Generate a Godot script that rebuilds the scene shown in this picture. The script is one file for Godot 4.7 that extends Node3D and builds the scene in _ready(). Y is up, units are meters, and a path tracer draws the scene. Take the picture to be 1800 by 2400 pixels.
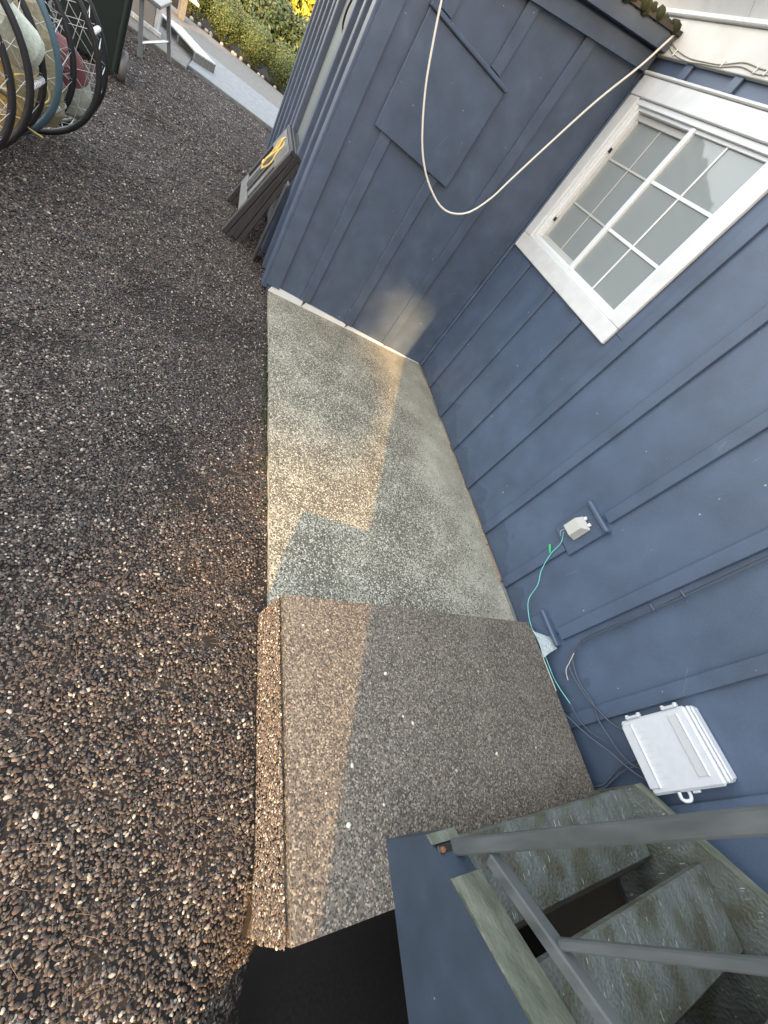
extends Node3D
# A paved side yard between a blue board-and-batten house and its shed, seen from above with a wide lens.

var rng := RandomNumberGenerator.new()
var M := {}
var mesh_cache := {}

# ------------------------------------------------------------------ small helpers
func lin(r: float, g: float, b: float) -> Color:
	return Color(r, g, b).linear_to_srgb()

func mat(col: Color, rough := 0.7, tex: Texture2D = null, scale := 1.0, nrm: Texture2D = null, nscale := 0.5, metal := 0.0) -> StandardMaterial3D:
	var m := StandardMaterial3D.new()
	m.albedo_color = col
	m.roughness = rough
	m.metallic = metal
	if tex:
		m.albedo_texture = tex
	if nrm:
		m.normal_enabled = true
		m.normal_texture = nrm
		m.normal_scale = nscale
	if tex or nrm:
		m.uv1_triplanar = true
		m.uv1_world_triplanar = true
		m.uv1_scale = Vector3.ONE * scale
	return m

func noise(seed_: int, freq: float, oct := 4, type := FastNoiseLite.TYPE_SIMPLEX_SMOOTH) -> FastNoiseLite:
	var n := FastNoiseLite.new()
	n.seed = seed_
	n.frequency = freq
	n.noise_type = type
	n.fractal_octaves = oct
	n.fractal_type = FastNoiseLite.FRACTAL_FBM if oct > 1 else FastNoiseLite.FRACTAL_NONE
	return n

# grey-to-colour ramp over seamless noise; stretch > 1 draws the noise out along v (wood grain)
func ramp_tex(n: FastNoiseLite, size: int, c0: Color, c1: Color, power := 1.0, stretch := 1) -> ImageTexture:
	var h := size / stretch
	var src: PackedByteArray = n.get_seamless_image(size, h, false, false, 0.15).get_data()
	var out := PackedByteArray()
	out.resize(size * size * 3)
	var lut := PackedByteArray()
	lut.resize(768)
	for i in 256:
		var c := c0.lerp(c1, pow(i / 255.0, power))
		lut[i * 3] = int(c.r8); lut[i * 3 + 1] = int(c.g8); lut[i * 3 + 2] = int(c.b8)
	var k := 0
	for y in size:
		var row := (y / stretch) * size
		for x in size:
			var v: int = src[row + x] * 3
			out[k] = lut[v]; out[k + 1] = lut[v + 1]; out[k + 2] = lut[v + 2]
			k += 3
	var img := Image.create_from_data(size, size, false, Image.FORMAT_RGB8, out)
	img.generate_mipmaps()
	return ImageTexture.create_from_image(img)

func normal_tex(n: FastNoiseLite, size: int, strength: float) -> ImageTexture:
	var img := n.get_seamless_image(size, size, false, false, 0.15)
	img.convert(Image.FORMAT_RGBA8)
	img.bump_map_to_normal_map(strength)
	img.generate_mipmaps()
	return ImageTexture.create_from_image(img)

var wall_uv := false   # when set, faces carry wall coordinates as texture coordinates

# one convex polygon, flat shaded, turned to face away from centre c
func face(st: SurfaceTool, p: Array, c: Vector3) -> void:
	var n: Vector3 = (p[1] - p[0]).cross(p[2] - p[0]).normalized()
	var mid := Vector3.ZERO
	for q in p:
		mid += q
	mid /= p.size()
	var q2 := p.duplicate()
	if n.dot(mid - c) < 0.0:
		n = -n
	else:
		q2.reverse()
	for i in range(1, q2.size() - 1):
		for v in [q2[0], q2[i], q2[i + 1]]:
			st.set_normal(n)
			if wall_uv:
				st.set_uv(Vector2((v.z + v.x) / 6.0, 1.0 - v.y / 3.0))
			st.add_vertex(v)

func box_into(st: SurfaceTool, c: Vector3, s: Vector3, b := 0.003, basis := Basis.IDENTITY) -> void:
	var h := s * 0.5
	b = minf(b, minf(h.x, minf(h.y, h.z)) * 0.8)
	var pt := func(ax: int, sx: int, sy: int, sz: int) -> Vector3:
		var v := Vector3(sx * (h.x - b), sy * (h.y - b), sz * (h.z - b))
		var sg := [sx, sy, sz]
		v[ax] = sg[ax] * h[ax]
		return c + basis * v
	for s1 in [-1, 1]:
		face(st, [pt.call(0, s1, -1, -1), pt.call(0, s1, 1, -1), pt.call(0, s1, 1, 1), pt.call(0, s1, -1, 1)], c)
		face(st, [pt.call(1, -1, s1, -1), pt.call(1, 1, s1, -1), pt.call(1, 1, s1, 1), pt.call(1, -1, s1, 1)], c)
		face(st, [pt.call(2, -1, -1, s1), pt.call(2, 1, -1, s1), pt.call(2, 1, 1, s1), pt.call(2, -1, 1, s1)], c)
		for s2 in [-1, 1]:
			face(st, [pt.call(0, s1, s2, -1), pt.call(0, s1, s2, 1), pt.call(1, s1, s2, 1), pt.call(1, s1, s2, -1)], c)
			face(st, [pt.call(0, s1, -1, s2), pt.call(0, s1, 1, s2), pt.call(2, s1, 1, s2), pt.call(2, s1, -1, s2)], c)
			face(st, [pt.call(1, -1, s1, s2), pt.call(1, 1, s1, s2), pt.call(2, 1, s1, s2), pt.call(2, -1, s1, s2)], c)
			for s3 in [-1, 1]:
				face(st, [pt.call(0, s1, s2, s3), pt.call(1, s1, s2, s3), pt.call(2, s1, s2, s3)], c)

func mesh_node(called: String, mesh: Mesh, m: Material, parent: Node, at := Vector3.ZERO, basis := Basis.IDENTITY) -> MeshInstance3D:
	var o := MeshInstance3D.new()
	o.name = called
	o.mesh = mesh
	if m:
		o.material_override = m
	parent.add_child(o, true)
	o.transform = Transform3D(basis, at)
	return o

func new_st() -> SurfaceTool:
	var st := SurfaceTool.new()
	st.begin(Mesh.PRIMITIVE_TRIANGLES)
	return st

# chamfered box as a part, from its two corners
func bx(called: String, a: Vector3, b: Vector3, m: Material, parent: Node, bev := 0.003, basis := Basis.IDENTITY) -> MeshInstance3D:
	var s := (b - a).abs()
	return bxc(called, (a + b) * 0.5, s, m, parent, bev, basis)

func bxc(called: String, c: Vector3, s: Vector3, m: Material, parent: Node, bev := 0.003, basis := Basis.IDENTITY) -> MeshInstance3D:
	var key := "%s_%.4f" % [s.snapped(Vector3.ONE * 0.0005), bev]
	if not mesh_cache.has(key):
		var st := new_st()
		box_into(st, Vector3.ZERO, s, bev)
		mesh_cache[key] = st.commit()
	return mesh_node(called, mesh_cache[key], m, parent, c, basis)

# the same on the house wall, with wall coordinates for its paint map
func bw(called: String, a: Vector3, b: Vector3, parent: Node, bev := 0.002) -> MeshInstance3D:
	var st := new_st()
	wall_uv = true
	box_into(st, (a + b) * 0.5, (b - a).abs(), bev)
	wall_uv = false
	return mesh_node(called, st.commit(), M.housewall, parent)

# straight prism from a convex outline
func prism_mesh(pts: Array, d: Vector3) -> ArrayMesh:
	var st := new_st()
	var c := Vector3.ZERO
	for p in pts:
		c += p
	c = c / pts.size() + d * 0.5
	var q := []
	for p in pts:
		q.append(p + d)
	face(st, pts, c)
	face(st, q, c)
	for i in pts.size():
		var j := (i + 1) % pts.size()
		face(st, [pts[i], pts[j], q[j], q[i]], c)
	return st.commit()

func smooth_path(p: Array, per := 6) -> Array:
	var out := []
	for i in p.size() - 1:
		var a: Vector3 = p[max(i - 1, 0)]
		var b: Vector3 = p[i]
		var c: Vector3 = p[i + 1]
		var d: Vector3 = p[min(i + 2, p.size() - 1)]
		for k in per:
			out.append(b.cubic_interpolate(c, a, d, k / float(per)))
	out.append(p[-1])
	return out

func tube_into(st: SurfaceTool, p: Array, r: float, sides := 7) -> void:
	var up := Vector3(0.31, 0.87, 0.39).normalized()
	var rings := []
	for i in p.size():
		var t: Vector3 = (p[min(i + 1, p.size() - 1)] - p[max(i - 1, 0)]).normalized()
		var u := t.cross(up)
		if u.length() < 0.05:
			u = t.cross(Vector3(1, 0.1, 0))
		u = u.normalized()
		up = u.cross(t).normalized()
		var ring := []
		for k in sides:
			var a := TAU * k / sides
			ring.append(u * cos(a) + up * sin(a))
		rings.append(ring)
	for i in p.size() - 1:
		for k in sides:
			var l := (k + 1) % sides
			for v in [[i, k], [i + 1, l], [i + 1, k], [i, k], [i, l], [i + 1, l]]:
				var n: Vector3 = rings[v[0]][v[1]]
				st.set_normal(n)
				st.add_vertex(p[v[0]] + n * r)
	for e in [0, p.size() - 1]:
		var nn: Vector3 = (p[0] - p[1]).normalized() if e == 0 else (p[-1] - p[-2]).normalized()
		for k in sides:
			var l := (k + 1) % sides
			var tri := [p[e], p[e] + rings[e][k] * r, p[e] + rings[e][l] * r]
			if e != 0:
				tri = [tri[0], tri[2], tri[1]]
			for v in tri:
				st.set_normal(nn)
				st.add_vertex(v)

func tube(called: String, p: Array, r: float, m: Material, parent: Node, sides := 7) -> MeshInstance3D:
	var st := new_st()
	tube_into(st, p, r, sides)
	return mesh_node(called, st.commit(), m, parent)

# surface of revolution about local y: profile of (radius, y)
func lathe_mesh(prof: Array, seg := 20) -> ArrayMesh:
	var st := new_st()
	for i in prof.size() - 1:
		var a: Vector2 = prof[i]
		var b: Vector2 = prof[i + 1]
		var d := (b - a)
		var nn := Vector2(d.y, -d.x).normalized()
		for k in seg:
			var t0 := TAU * k / seg
			var t1 := TAU * (k + 1) / seg
			var c0 := Vector3(cos(t0), 0, sin(t0))
			var c1 := Vector3(cos(t1), 0, sin(t1))
			for v in [[a, c0], [b, c1], [b, c0], [a, c0], [a, c1], [b, c1]]:
				st.set_normal((v[1] * nn.x + Vector3.UP * nn.y).normalized())
				st.add_vertex(v[1] * v[0].x + Vector3.UP * v[0].y)
	return st.commit()

func thing(called: String, label: String, category: String, at := Vector3.ZERO, group := "", turn := 0.0) -> Node3D:
	var o := Node3D.new()
	o.name = called
	add_child(o, true)
	o.position = at
	o.rotation.y = turn
	tag(o, label, category, group)
	return o

func tag(o: Node, label: String, category: String, group := "", kind := "") -> void:
	o.set_meta("label", label)
	o.set_meta("category", category)
	if group:
		o.set_meta("group", group)
	if kind:
		o.set_meta("kind", kind)

func structure(o: Node, label: String, category: String) -> void:
	tag(o, label, category, "", "structure")

# ------------------------------------------------------------------ materials
func wall_paint_tex(size: int) -> ImageTexture:
	# blue-grey paint with fine brush grain, faint weathering and a few chips and splashes
	var a: PackedByteArray = noise(11, 0.012, 4).get_seamless_image(size, size, false, false, 0.15).get_data()
	var b: PackedByteArray = noise(12, 0.25, 2).get_seamless_image(size, size, false, false, 0.15).get_data()
	var out := PackedByteArray()
	out.resize(size * size * 3)
	var k := 0
	for i in size * size:
		var v: float = 0.90 + 0.14 * (a[i] / 255.0 - 0.5) + 0.10 * (b[i] / 255.0 - 0.5)
		var w: float = clampf((a[i] / 255.0 - 0.72) * 2.0, 0.0, 1.0) * 0.10
		out[k] = int(clampf(80 * v + 60 * w, 0, 255))
		out[k + 1] = int(clampf(95 * v + 55 * w, 0, 255))
		out[k + 2] = int(clampf(117 * v + 45 * w, 0, 255))
		k += 3
	var img := Image.create_from_data(size, size, false, Image.FORMAT_RGB8, out)
	var r := RandomNumberGenerator.new()
	r.seed = 5
	for i in 70:
		var x := r.randi_range(4, size - 8)
		var y := r.randi_range(4, size - 8)
		var g := r.randf_range(0.45, 0.8)
		var w2 := r.randi_range(1, 2)
		img.fill_rect(Rect2i(x, y, w2, r.randi_range(1, 3)), Color(g, g, g * 0.98))
	for i in 26:
		# long dry scuffs
		var x := r.randi_range(10, size - 60)
		var y := r.randi_range(10, size - 60)
		var dx := r.randf_range(-0.6, 0.6)
		for s in r.randi_range(8, 30):
			var px := int(x + dx * s)
			if px > 0 and px < size and y + s < size:
				var c := img.get_pixel(px, y + s)
				img.set_pixel(px, y + s, c.lerp(Color(0.55, 0.6, 0.66), 0.35))
	img.generate_mipmaps()
	return ImageTexture.create_from_image(img)

# the house wall's paint: 6 m by 3 m, with damp marks near its foot
func house_wall_mat() -> StandardMaterial3D:
	var w := 1800
	var h := 900
	var a: PackedByteArray = noise(111, 0.008, 4).get_image(w, h).get_data()
	var b: PackedByteArray = noise(112, 0.3, 2).get_image(w, h).get_data()
	var c: PackedByteArray = noise(113, 0.022, 5).get_image(w, h).get_data()
	var out := PackedByteArray()
	out.resize(w * h * 3)
	var k := 0
	for y in h:
		var hy := (1.0 - y / float(h)) * 3.0
		for x in w:
			var i := y * w + x
			var va: float = a[i] / 255.0
			var vc: float = c[i] / 255.0
			var v: float = 0.90 + 0.16 * (va - 0.5) + 0.10 * (b[i] / 255.0 - 0.5) + 0.07 * (vc - 0.5)
			if hy < 0.34:
				# damp patches with their own outline
				var lim := 0.05 + 0.34 * (va - 0.30) + 0.16 * (vc - 0.5)
				v *= lerpf(0.88, 1.0, smoothstep(lim - 0.012, lim + 0.012, hy))
			out[k] = int(clampf(80 * v, 0, 255)); out[k + 1] = int(clampf(95 * v, 0, 255)); out[k + 2] = int(clampf(116 * v, 0, 255))
			k += 3
	var img := Image.create_from_data(w, h, false, Image.FORMAT_RGB8, out)
	var r := RandomNumberGenerator.new()
	r.seed = 15
	for i in 150:
		var x := r.randi_range(4, w - 8)
		var y := r.randi_range(4, h - 8)
		var g := r.randf_range(0.4, 0.8)
		img.fill_rect(Rect2i(x, y, r.randi_range(1, 2), r.randi_range(1, 2)), Color(g, g, g * 0.98))
	for i in 60:
		var x := r.randi_range(10, w - 60)
		var y := r.randi_range(10, h - 60)
		var dx := r.randf_range(-1.2, 1.2)
		var t := r.randf_range(0.1, 0.4)
		for s in r.randi_range(4, 22):
			var px := int(x + dx * s)
			img.set_pixel(px, y + s, img.get_pixel(px, y + s).lerp(Color(0.6, 0.64, 0.68), t))
	img.generate_mipmaps()
	var m := StandardMaterial3D.new()
	m.albedo_texture = ImageTexture.create_from_image(img)
	m.roughness = 0.42
	return m

# concrete: cement with bare stones showing through; cover(x, y) in 0..1 says how bare
func concrete_tex(w: int, h: int, cell: float, seed_: int, cement: Color, worn: Color, stones: Array, mode: int) -> Array:
	var cn := noise(seed_, 1.0 / cell, 1, FastNoiseLite.TYPE_CELLULAR)
	cn.cellular_return_type = FastNoiseLite.RETURN_CELL_VALUE
	cn.cellular_jitter = 1.0
	var dn := noise(seed_, 1.0 / cell, 1, FastNoiseLite.TYPE_CELLULAR)
	dn.cellular_return_type = FastNoiseLite.RETURN_DISTANCE
	dn.cellular_jitter = 1.0
	var A: PackedByteArray = cn.get_image(w, h).get_data()
	var dimg := dn.get_image(w, h)
	var D: PackedByteArray = dimg.get_data()
	var B: PackedByteArray = noise(seed_ + 1, 0.0045, 5).get_image(w, h).get_data()
	var F: PackedByteArray = noise(seed_ + 2, 0.05, 3).get_image(w, h).get_data()
	var G: PackedByteArray = noise(seed_ + 3, 0.45, 1).get_image(w, h).get_data()
	var out := PackedByteArray()
	out.resize(w * h * 3)
	var bump := PackedByteArray()
	bump.resize(w * h)
	var k := 0
	var i := 0
	var ns := stones.size()
	for y in h:
		var fy := y / float(h)
		for x in w:
			var fx := x / float(w)
			var big: float = B[i] / 255.0
			var fine: float = F[i] / 255.0
			var cover := 0.0
			if mode == 0:
				# trowelled skin left along the house wall, worn through to the stones elsewhere
				cover = 0.80 + 0.75 * (big - 0.5) + 0.3 * (fine - 0.5)
				if fx > 0.55:
					cover -= (fx - 0.55) * (2.6 if fy < 0.62 else 1.8) * (0.65 + 0.7 * big)
				if fy < 0.28:
					cover -= (0.28 - fy) * 1.5 * (0.4 + big)
			else:
				cover = 0.74 + 0.35 * (big - 0.5) + 0.2 * (fine - 0.5)
			cover = clampf(cover, 0.04, 0.95)
			var cellv: float = A[i] / 255.0
			var g: float = (G[i] / 255.0 - 0.5)
			var base := cement.lerp(worn, clampf(big * 1.3 - 0.2 + (fine - 0.5) * 0.8, 0.0, 1.0))
			var v := 1.0 + 0.22 * g + 0.25 * (fine - 0.5)
			var d: float = D[i] / 255.0
			var stone_here := cellv < cover and d < 0.62
			if stone_here:
				var sidx := int(cellv * 997.0) % ns
				var sc: Color = stones[sidx]
				base = base.lerp(sc, 0.85)
			out[k] = int(clampf(base.r * v * 255.0, 0, 255))
			out[k + 1] = int(clampf(base.g * v * 255.0, 0, 255))
			out[k + 2] = int(clampf(base.b * v * 255.0, 0, 255))
			bump[i] = int(clampf(110 + (70.0 * (1.0 - d) if stone_here else -30.0) + 60.0 * g, 0, 255))
			k += 3
			i += 1
	var img := Image.create_from_data(w, h, false, Image.FORMAT_RGB8, out)
	var nimg := Image.create_from_data(w, h, false, Image.FORMAT_L8, bump)
	nimg.convert(Image.FORMAT_RGBA8)
	nimg.bump_map_to_normal_map(2.0)
	return [img, nimg]

func uv_mat(img: Image, nimg: Image, rough: float, ns: float) -> StandardMaterial3D:
	img.generate_mipmaps()
	nimg.generate_mipmaps()
	var m := StandardMaterial3D.new()
	m.albedo_texture = ImageTexture.create_from_image(img)
	m.normal_enabled = true
	m.normal_texture = ImageTexture.create_from_image(nimg)
	m.normal_scale = ns
	m.roughness = rough
	return m

func make_materials() -> void:
	var fine := normal_tex(noise(3, 0.35, 2), 256, 1.5)
	var fibre := ramp_tex(noise(21, 0.05, 4), 512, Color(0.72, 0.72, 0.72), Color(1, 1, 1), 1.0, 8)
	M.wall = mat(Color.WHITE, 0.4, wall_paint_tex(1024), 0.4)
	M.white = mat(lin(0.66, 0.67, 0.66), 0.4, ramp_tex(noise(31, 0.03, 5), 256, Color(0.93, 0.93, 0.92), Color.WHITE), 1.0)
	M.cream = mat(lin(0.60, 0.595, 0.555), 0.55, ramp_tex(noise(32, 0.02, 5), 256, Color(0.93, 0.92, 0.90), Color.WHITE), 0.7)
	M.vinyl = mat(lin(0.68, 0.70, 0.70), 0.5)
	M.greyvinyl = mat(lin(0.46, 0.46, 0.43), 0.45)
	M.plastic = mat(lin(0.58, 0.59, 0.61), 0.35, ramp_tex(noise(34, 0.04, 5), 256, Color(0.95, 0.95, 0.95), Color.WHITE, 0.6), 2.5)
	M.plastic_shade = mat(lin(0.50, 0.51, 0.51), 0.45)
	M.boxgrey = mat(lin(0.44, 0.44, 0.40), 0.5)
	M.grime = mat(lin(0.16, 0.15, 0.14), 0.9)
	M.greenwood = mat(lin(0.20, 0.205, 0.185), 0.72, ramp_tex(noise(41, 0.03, 5), 512, Color(0.50, 0.55, 0.46), Color(1.0, 1.0, 0.96), 1.1, 2), 1.1, fine, 0.5)
	M.rail = mat(lin(0.098, 0.106, 0.108), 0.75, ramp_tex(noise(45, 0.02, 5), 512, Color(0.62, 0.66, 0.64), Color.WHITE, 1.0, 4), 1.3)
	M.tread = mat(Color.WHITE, 0.6, tread_tex(), 0.9, fine, 0.6)
	M.darkwood = mat(lin(0.036, 0.040, 0.046), 0.6, fibre, 2.0, fine, 0.6)
	M.greywood = mat(lin(0.20, 0.20, 0.19), 0.7, fibre, 2.0, fine, 0.6)
	M.rawwood = mat(lin(0.32, 0.25, 0.18), 0.85, fibre, 3.0, fine, 0.6)
	M.black = mat(lin(0.012, 0.012, 0.013), 0.55)
	M.rubber = mat(lin(0.016, 0.016, 0.018), 0.42)
	M.void = mat(lin(0.008, 0.007, 0.006), 0.95)
	M.steel = mat(lin(0.55, 0.56, 0.56), 0.35, null, 1.0, null, 0.5, 0.8)
	M.rust = mat(lin(0.20, 0.085, 0.04), 0.85, fibre, 9.0)
	M.wire_white = mat(lin(0.72, 0.70, 0.62), 0.45)
	M.wire_grey = mat(lin(0.060, 0.075, 0.098), 0.5)
	M.wire_beige = mat(lin(0.42, 0.40, 0.33), 0.6)
	M.wire_green = mat(lin(0.16, 0.52, 0.46), 0.4)
	M.tag_green = mat(lin(0.03, 0.45, 0.15), 0.5)
	M.moss = mat(lin(0.035, 0.05, 0.018), 0.95, ramp_tex(noise(51, 0.09, 4), 256, Color(0.45, 0.45, 0.4), Color.WHITE), 4.0)
	M.asphalt_shingle = mat(lin(0.04, 0.04, 0.042), 0.9)
	M.flashing = mat(lin(0.62, 0.66, 0.68), 0.35)
	M.glass = mat(Color(0.66, 0.69, 0.68, 0.5), 0.05)
	M.glass.transparency = BaseMaterial3D.TRANSPARENCY_ALPHA
	M.room = mat(lin(0.30, 0.30, 0.28), 0.9)
	M.curtain = mat(lin(0.40, 0.42, 0.41), 0.9)
	M.towel = mat(lin(0.48, 0.36, 0.17), 0.95)
	M.pink = mat(lin(0.42, 0.24, 0.22), 0.9)
	M.bin = mat(lin(0.014, 0.022, 0.019), 0.32)
	M.bin_edge = mat(lin(0.12, 0.125, 0.12), 0.35)
	M.tyre = mat(lin(0.10, 0.10, 0.10), 0.6)
	M.buoy_white = mat(lin(0.55, 0.58, 0.50), 0.55, ramp_tex(noise(61, 0.05, 4), 256, Color(0.75, 0.75, 0.7), Color.WHITE), 5.0)
	M.buoy_red = mat(lin(0.17, 0.055, 0.055), 0.7)
	M.buoy_tan = mat(lin(0.46, 0.40, 0.25), 0.7, ramp_tex(noise(62, 0.05, 4), 256, Color(0.72, 0.72, 0.7), Color.WHITE), 5.0)
	M.buoy_cream = mat(lin(0.66, 0.47, 0.16), 0.6, ramp_tex(noise(63, 0.06, 4), 256, Color(0.66, 0.6, 0.5), Color.WHITE), 6.0)
	M.blue_paint = mat(lin(0.07, 0.12, 0.15), 0.4)
	M.yellow_rope = mat(lin(0.62, 0.46, 0.15), 0.7)
	M.metal_grey = mat(lin(0.14, 0.145, 0.145), 0.4)
	M.pale_board = mat(lin(0.55, 0.56, 0.55), 0.7, fibre, 1.5)
	M.stone_white = mat(lin(0.62, 0.60, 0.52), 0.8)
	M.edging = mat(lin(0.30, 0.28, 0.22), 0.85)
	M.leaf = mat(Color.WHITE, 0.5)
	M.leaf.vertex_color_use_as_albedo = true
	M.leaf.backlight_enabled = true
	M.leaf.backlight = Color(0.10, 0.14, 0.03)
	M.leaf.cull_mode = BaseMaterial3D.CULL_DISABLED
	M.bark = mat(lin(0.05, 0.04, 0.03), 0.9)
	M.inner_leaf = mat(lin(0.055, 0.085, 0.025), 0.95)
	M.pebble = mat(Color.WHITE, 0.72)
	M.pebble.vertex_color_use_as_albedo = true
	M.needle = mat(Color.WHITE, 0.8)
	M.needle.vertex_color_use_as_albedo = true

func tread_tex() -> ImageTexture:
	# weathered painted planks: grey paint worn to green algae, with pale flecks along the grain
	var w := 512
	var a: PackedByteArray = noise(71, 0.010, 4).get_seamless_image(w, w, false, false, 0.15).get_data()
	var b: PackedByteArray = noise(72, 0.06, 4).get_seamless_image(w, w / 4, false, false, 0.15).get_data()
	var out := PackedByteArray()
	out.resize(w * w * 3)
	var k := 0
	var grey := Color(0.33, 0.35, 0.33)
	var green := Color(0.25, 0.255, 0.205)
	for y in w:
		for x in w:
			var va: float = a[y * w + x] / 255.0
			var vb: float = b[(y / 4) * w + x] / 255.0
			var c := grey.lerp(green, clampf((va - 0.42) * 3.2 + (vb - 0.5) * 0.8, 0.0, 1.0))
			c = c * (0.85 + 0.3 * vb)
			out[k] = int(clampf(c.r * 255, 0, 255)); out[k + 1] = int(clampf(c.g * 255, 0, 255)); out[k + 2] = int(clampf(c.b * 255, 0, 255))
			k += 3
	var img := Image.create_from_data(w, w, false, Image.FORMAT_RGB8, out)
	var r := RandomNumberGenerator.new()
	r.seed = 9
	for i in 420:
		var x := r.randi_range(2, w - 4)
		var y := r.randi_range(2, w - 14)
		var g := r.randf_range(0.5, 0.85)
		for s in r.randi_range(2, 9):
			img.set_pixel(x, y + s, img.get_pixel(x, y + s).lerp(Color(g, g, g * 0.97), 0.7))
	img.generate_mipmaps()
	return ImageTexture.create_from_image(img)

# ------------------------------------------------------------------ ground
func slab_y(x: float) -> float:
	return -0.008 + 0.036 * x

func shade_dip(x: float, z: float) -> float:
	# dip made in the ground so the shade beneath the stairs goes dark
	var a := smoothstep(3.50, 3.86, z) * smoothstep(-1.80, -1.36, x)
	return a

func ground_y(x: float, z: float) -> float:
	var y := -0.085
	if x > -4.5 and z > -6.0 and z < 6.0:
		y += 0.012 * gn.get_noise_2d(x * 6.0, z * 6.0) + 0.010 * gn.get_noise_2d(x * 25.0, z * 25.0)
	return y - 0.42 * shade_dip(x, z)

var gn := FastNoiseLite.new()

func build_ground() -> void:
	gn.seed = 4
	gn.frequency = 0.2
	var xs := [-400.0, -120.0, -40.0, -15.0, -8.0, -5.5]
	var v := -4.5
	while v <= 0.21:
		xs.append(v)
		v += 0.07
	xs.append_array([2.0, 6.0, 20.0, 80.0, 400.0])
	var zs := [-400.0, -120.0, -40.0, -20.0, -12.0, -8.0]
	v = -6.0
	while v <= 5.01:
		zs.append(v)
		v += 0.07
	zs.append_array([6.0, 10.0, 30.0, 120.0, 400.0])
	var st := new_st()
	for j in zs.size():
		for i in xs.size():
			st.set_normal(Vector3.UP)
			st.add_vertex(Vector3(xs[i], ground_y(xs[i], zs[j]), zs[j]))
	var w := xs.size()
	for j in zs.size() - 1:
		for i in w - 1:
			var a := j * w + i
			for t in [a, a + 1, a + w + 1, a, a + w + 1, a + w]:
				st.add_index(t)
	st.generate_normals()
	var gm := mat(Color.WHITE, 0.95, ramp_tex(noise(81, 0.08, 5), 512, Color(0.05, 0.04, 0.034), Color(0.14, 0.115, 0.10)), 1.4)
	var g := mesh_node("ground", st.commit(), gm, self)
	structure(g, "dark earth ground beneath the gravel yard", "ground")

func pebble_mesh(seed_: int) -> ArrayMesh:
	var r := RandomNumberGenerator.new()
	r.seed = seed_
	var n := noise(seed_, 0.55, 1)
	var st := new_st()
	var rings := 5
	var seg := 8
	var P := []
	for i in rings + 1:
		var row := []
		var th := PI * i / rings
		for k in seg:
			var ph := TAU * k / seg + (0.4 if i % 2 else 0.0)
			var d := Vector3(sin(th) * cos(ph), cos(th), sin(th) * sin(ph))
			row.append(d * (1.0 + 0.22 * n.get_noise_3dv(d * 1.7)))
		P.append(row)
	for i in rings:
		for k in seg:
			var l := (k + 1) % seg
			for v in [P[i][k], P[i + 1][l], P[i][l], P[i][k], P[i + 1][k], P[i + 1][l]]:
				st.set_normal(v.normalized())
				st.add_vertex(v)
	return st.commit()

func pebble_colour() -> Color:
	var t := rng.randf()
	var v := rng.randf_range(0.6, 1.1)
	var c: Color
	if t < 0.33:
		c = Color(0.024, 0.020, 0.0185)
	elif t < 0.65:
		c = Color(0.050, 0.043, 0.039)
	elif t < 0.81:
		c = Color(0.090, 0.077, 0.067)
	elif t < 0.88:
		c = Color(0.098, 0.064, 0.052)
	elif t < 0.958:
		c = Color(0.165, 0.150, 0.132)
	else:
		c = Color(0.36, 0.34, 0.30)
	return Color(c.r * v * 1.04, c.g * v * 0.98, c.b * v * 0.92)

func in_slab(x: float, z: float) -> bool:
	if x > -1.53 and z < 2.76:
		return true
	if x > -1.575 and z >= 2.74 and z < 3.67:
		return true
	return x > -1.56 and z < 0.0

func scatter(called: String, label: String, area: Rect2, density: float, size: float, parent: Node, seed_: int) -> void:
	rng.seed = seed_
	var variants := 3
	var total := int(area.get_area() * density)
	var lists := []
	for i in variants:
		lists.append([])
	for i in total:
		var x := area.position.x + rng.randf() * area.size.x
		var z := area.position.y + rng.randf() * area.size.y
		var s := size * (0.62 + 0.55 * rng.randf() + (0.5 if rng.randf() < 0.06 else 0.0))
		var q := Quaternion.from_euler(Vector3(rng.randf_range(-0.45, 0.45), rng.randf() * TAU, rng.randf_range(-0.45, 0.45)))
		var c := pebble_colour()
		var lift := rng.randf_range(-0.1, 0.75)
		if in_slab(x, z):
			continue
		var pt := shade_dip(x, z)
		if rng.randf() < smoothstep(0.55, 1.25, pt):  # fewer stones in the dip, so it stays dark
			continue
		var pl := patch.get_noise_2d(x, z)
		if pl > 0.30 and rng.randf() < 0.55:
			continue   # bare humus shows
		var b := Basis(q).scaled_local(Vector3(s * rng.randf_range(0.95, 1.45), s * rng.randf_range(0.55, 0.8), s * rng.randf_range(0.72, 0.98)) * 0.5)
		lists[i % variants].append([Transform3D(b, Vector3(x, ground_y(x, z) + s * 0.22 * lift + 0.001, z)), c])
	for k in variants:
		var mm := MultiMesh.new()
		mm.transform_format = MultiMesh.TRANSFORM_3D
		mm.use_colors = true
		mm.mesh = pebble_mesh(100 + k)
		mm.instance_count = lists[k].size()
		for i in lists[k].size():
			mm.set_instance_transform(i, lists[k][i][0])
			mm.set_instance_color(i, lists[k][i][1])
		var o := MultiMeshInstance3D.new()
		o.name = called
		o.multimesh = mm
		o.material_override = M.pebble
		parent.add_child(o, true)

var patch := FastNoiseLite.new()

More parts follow.
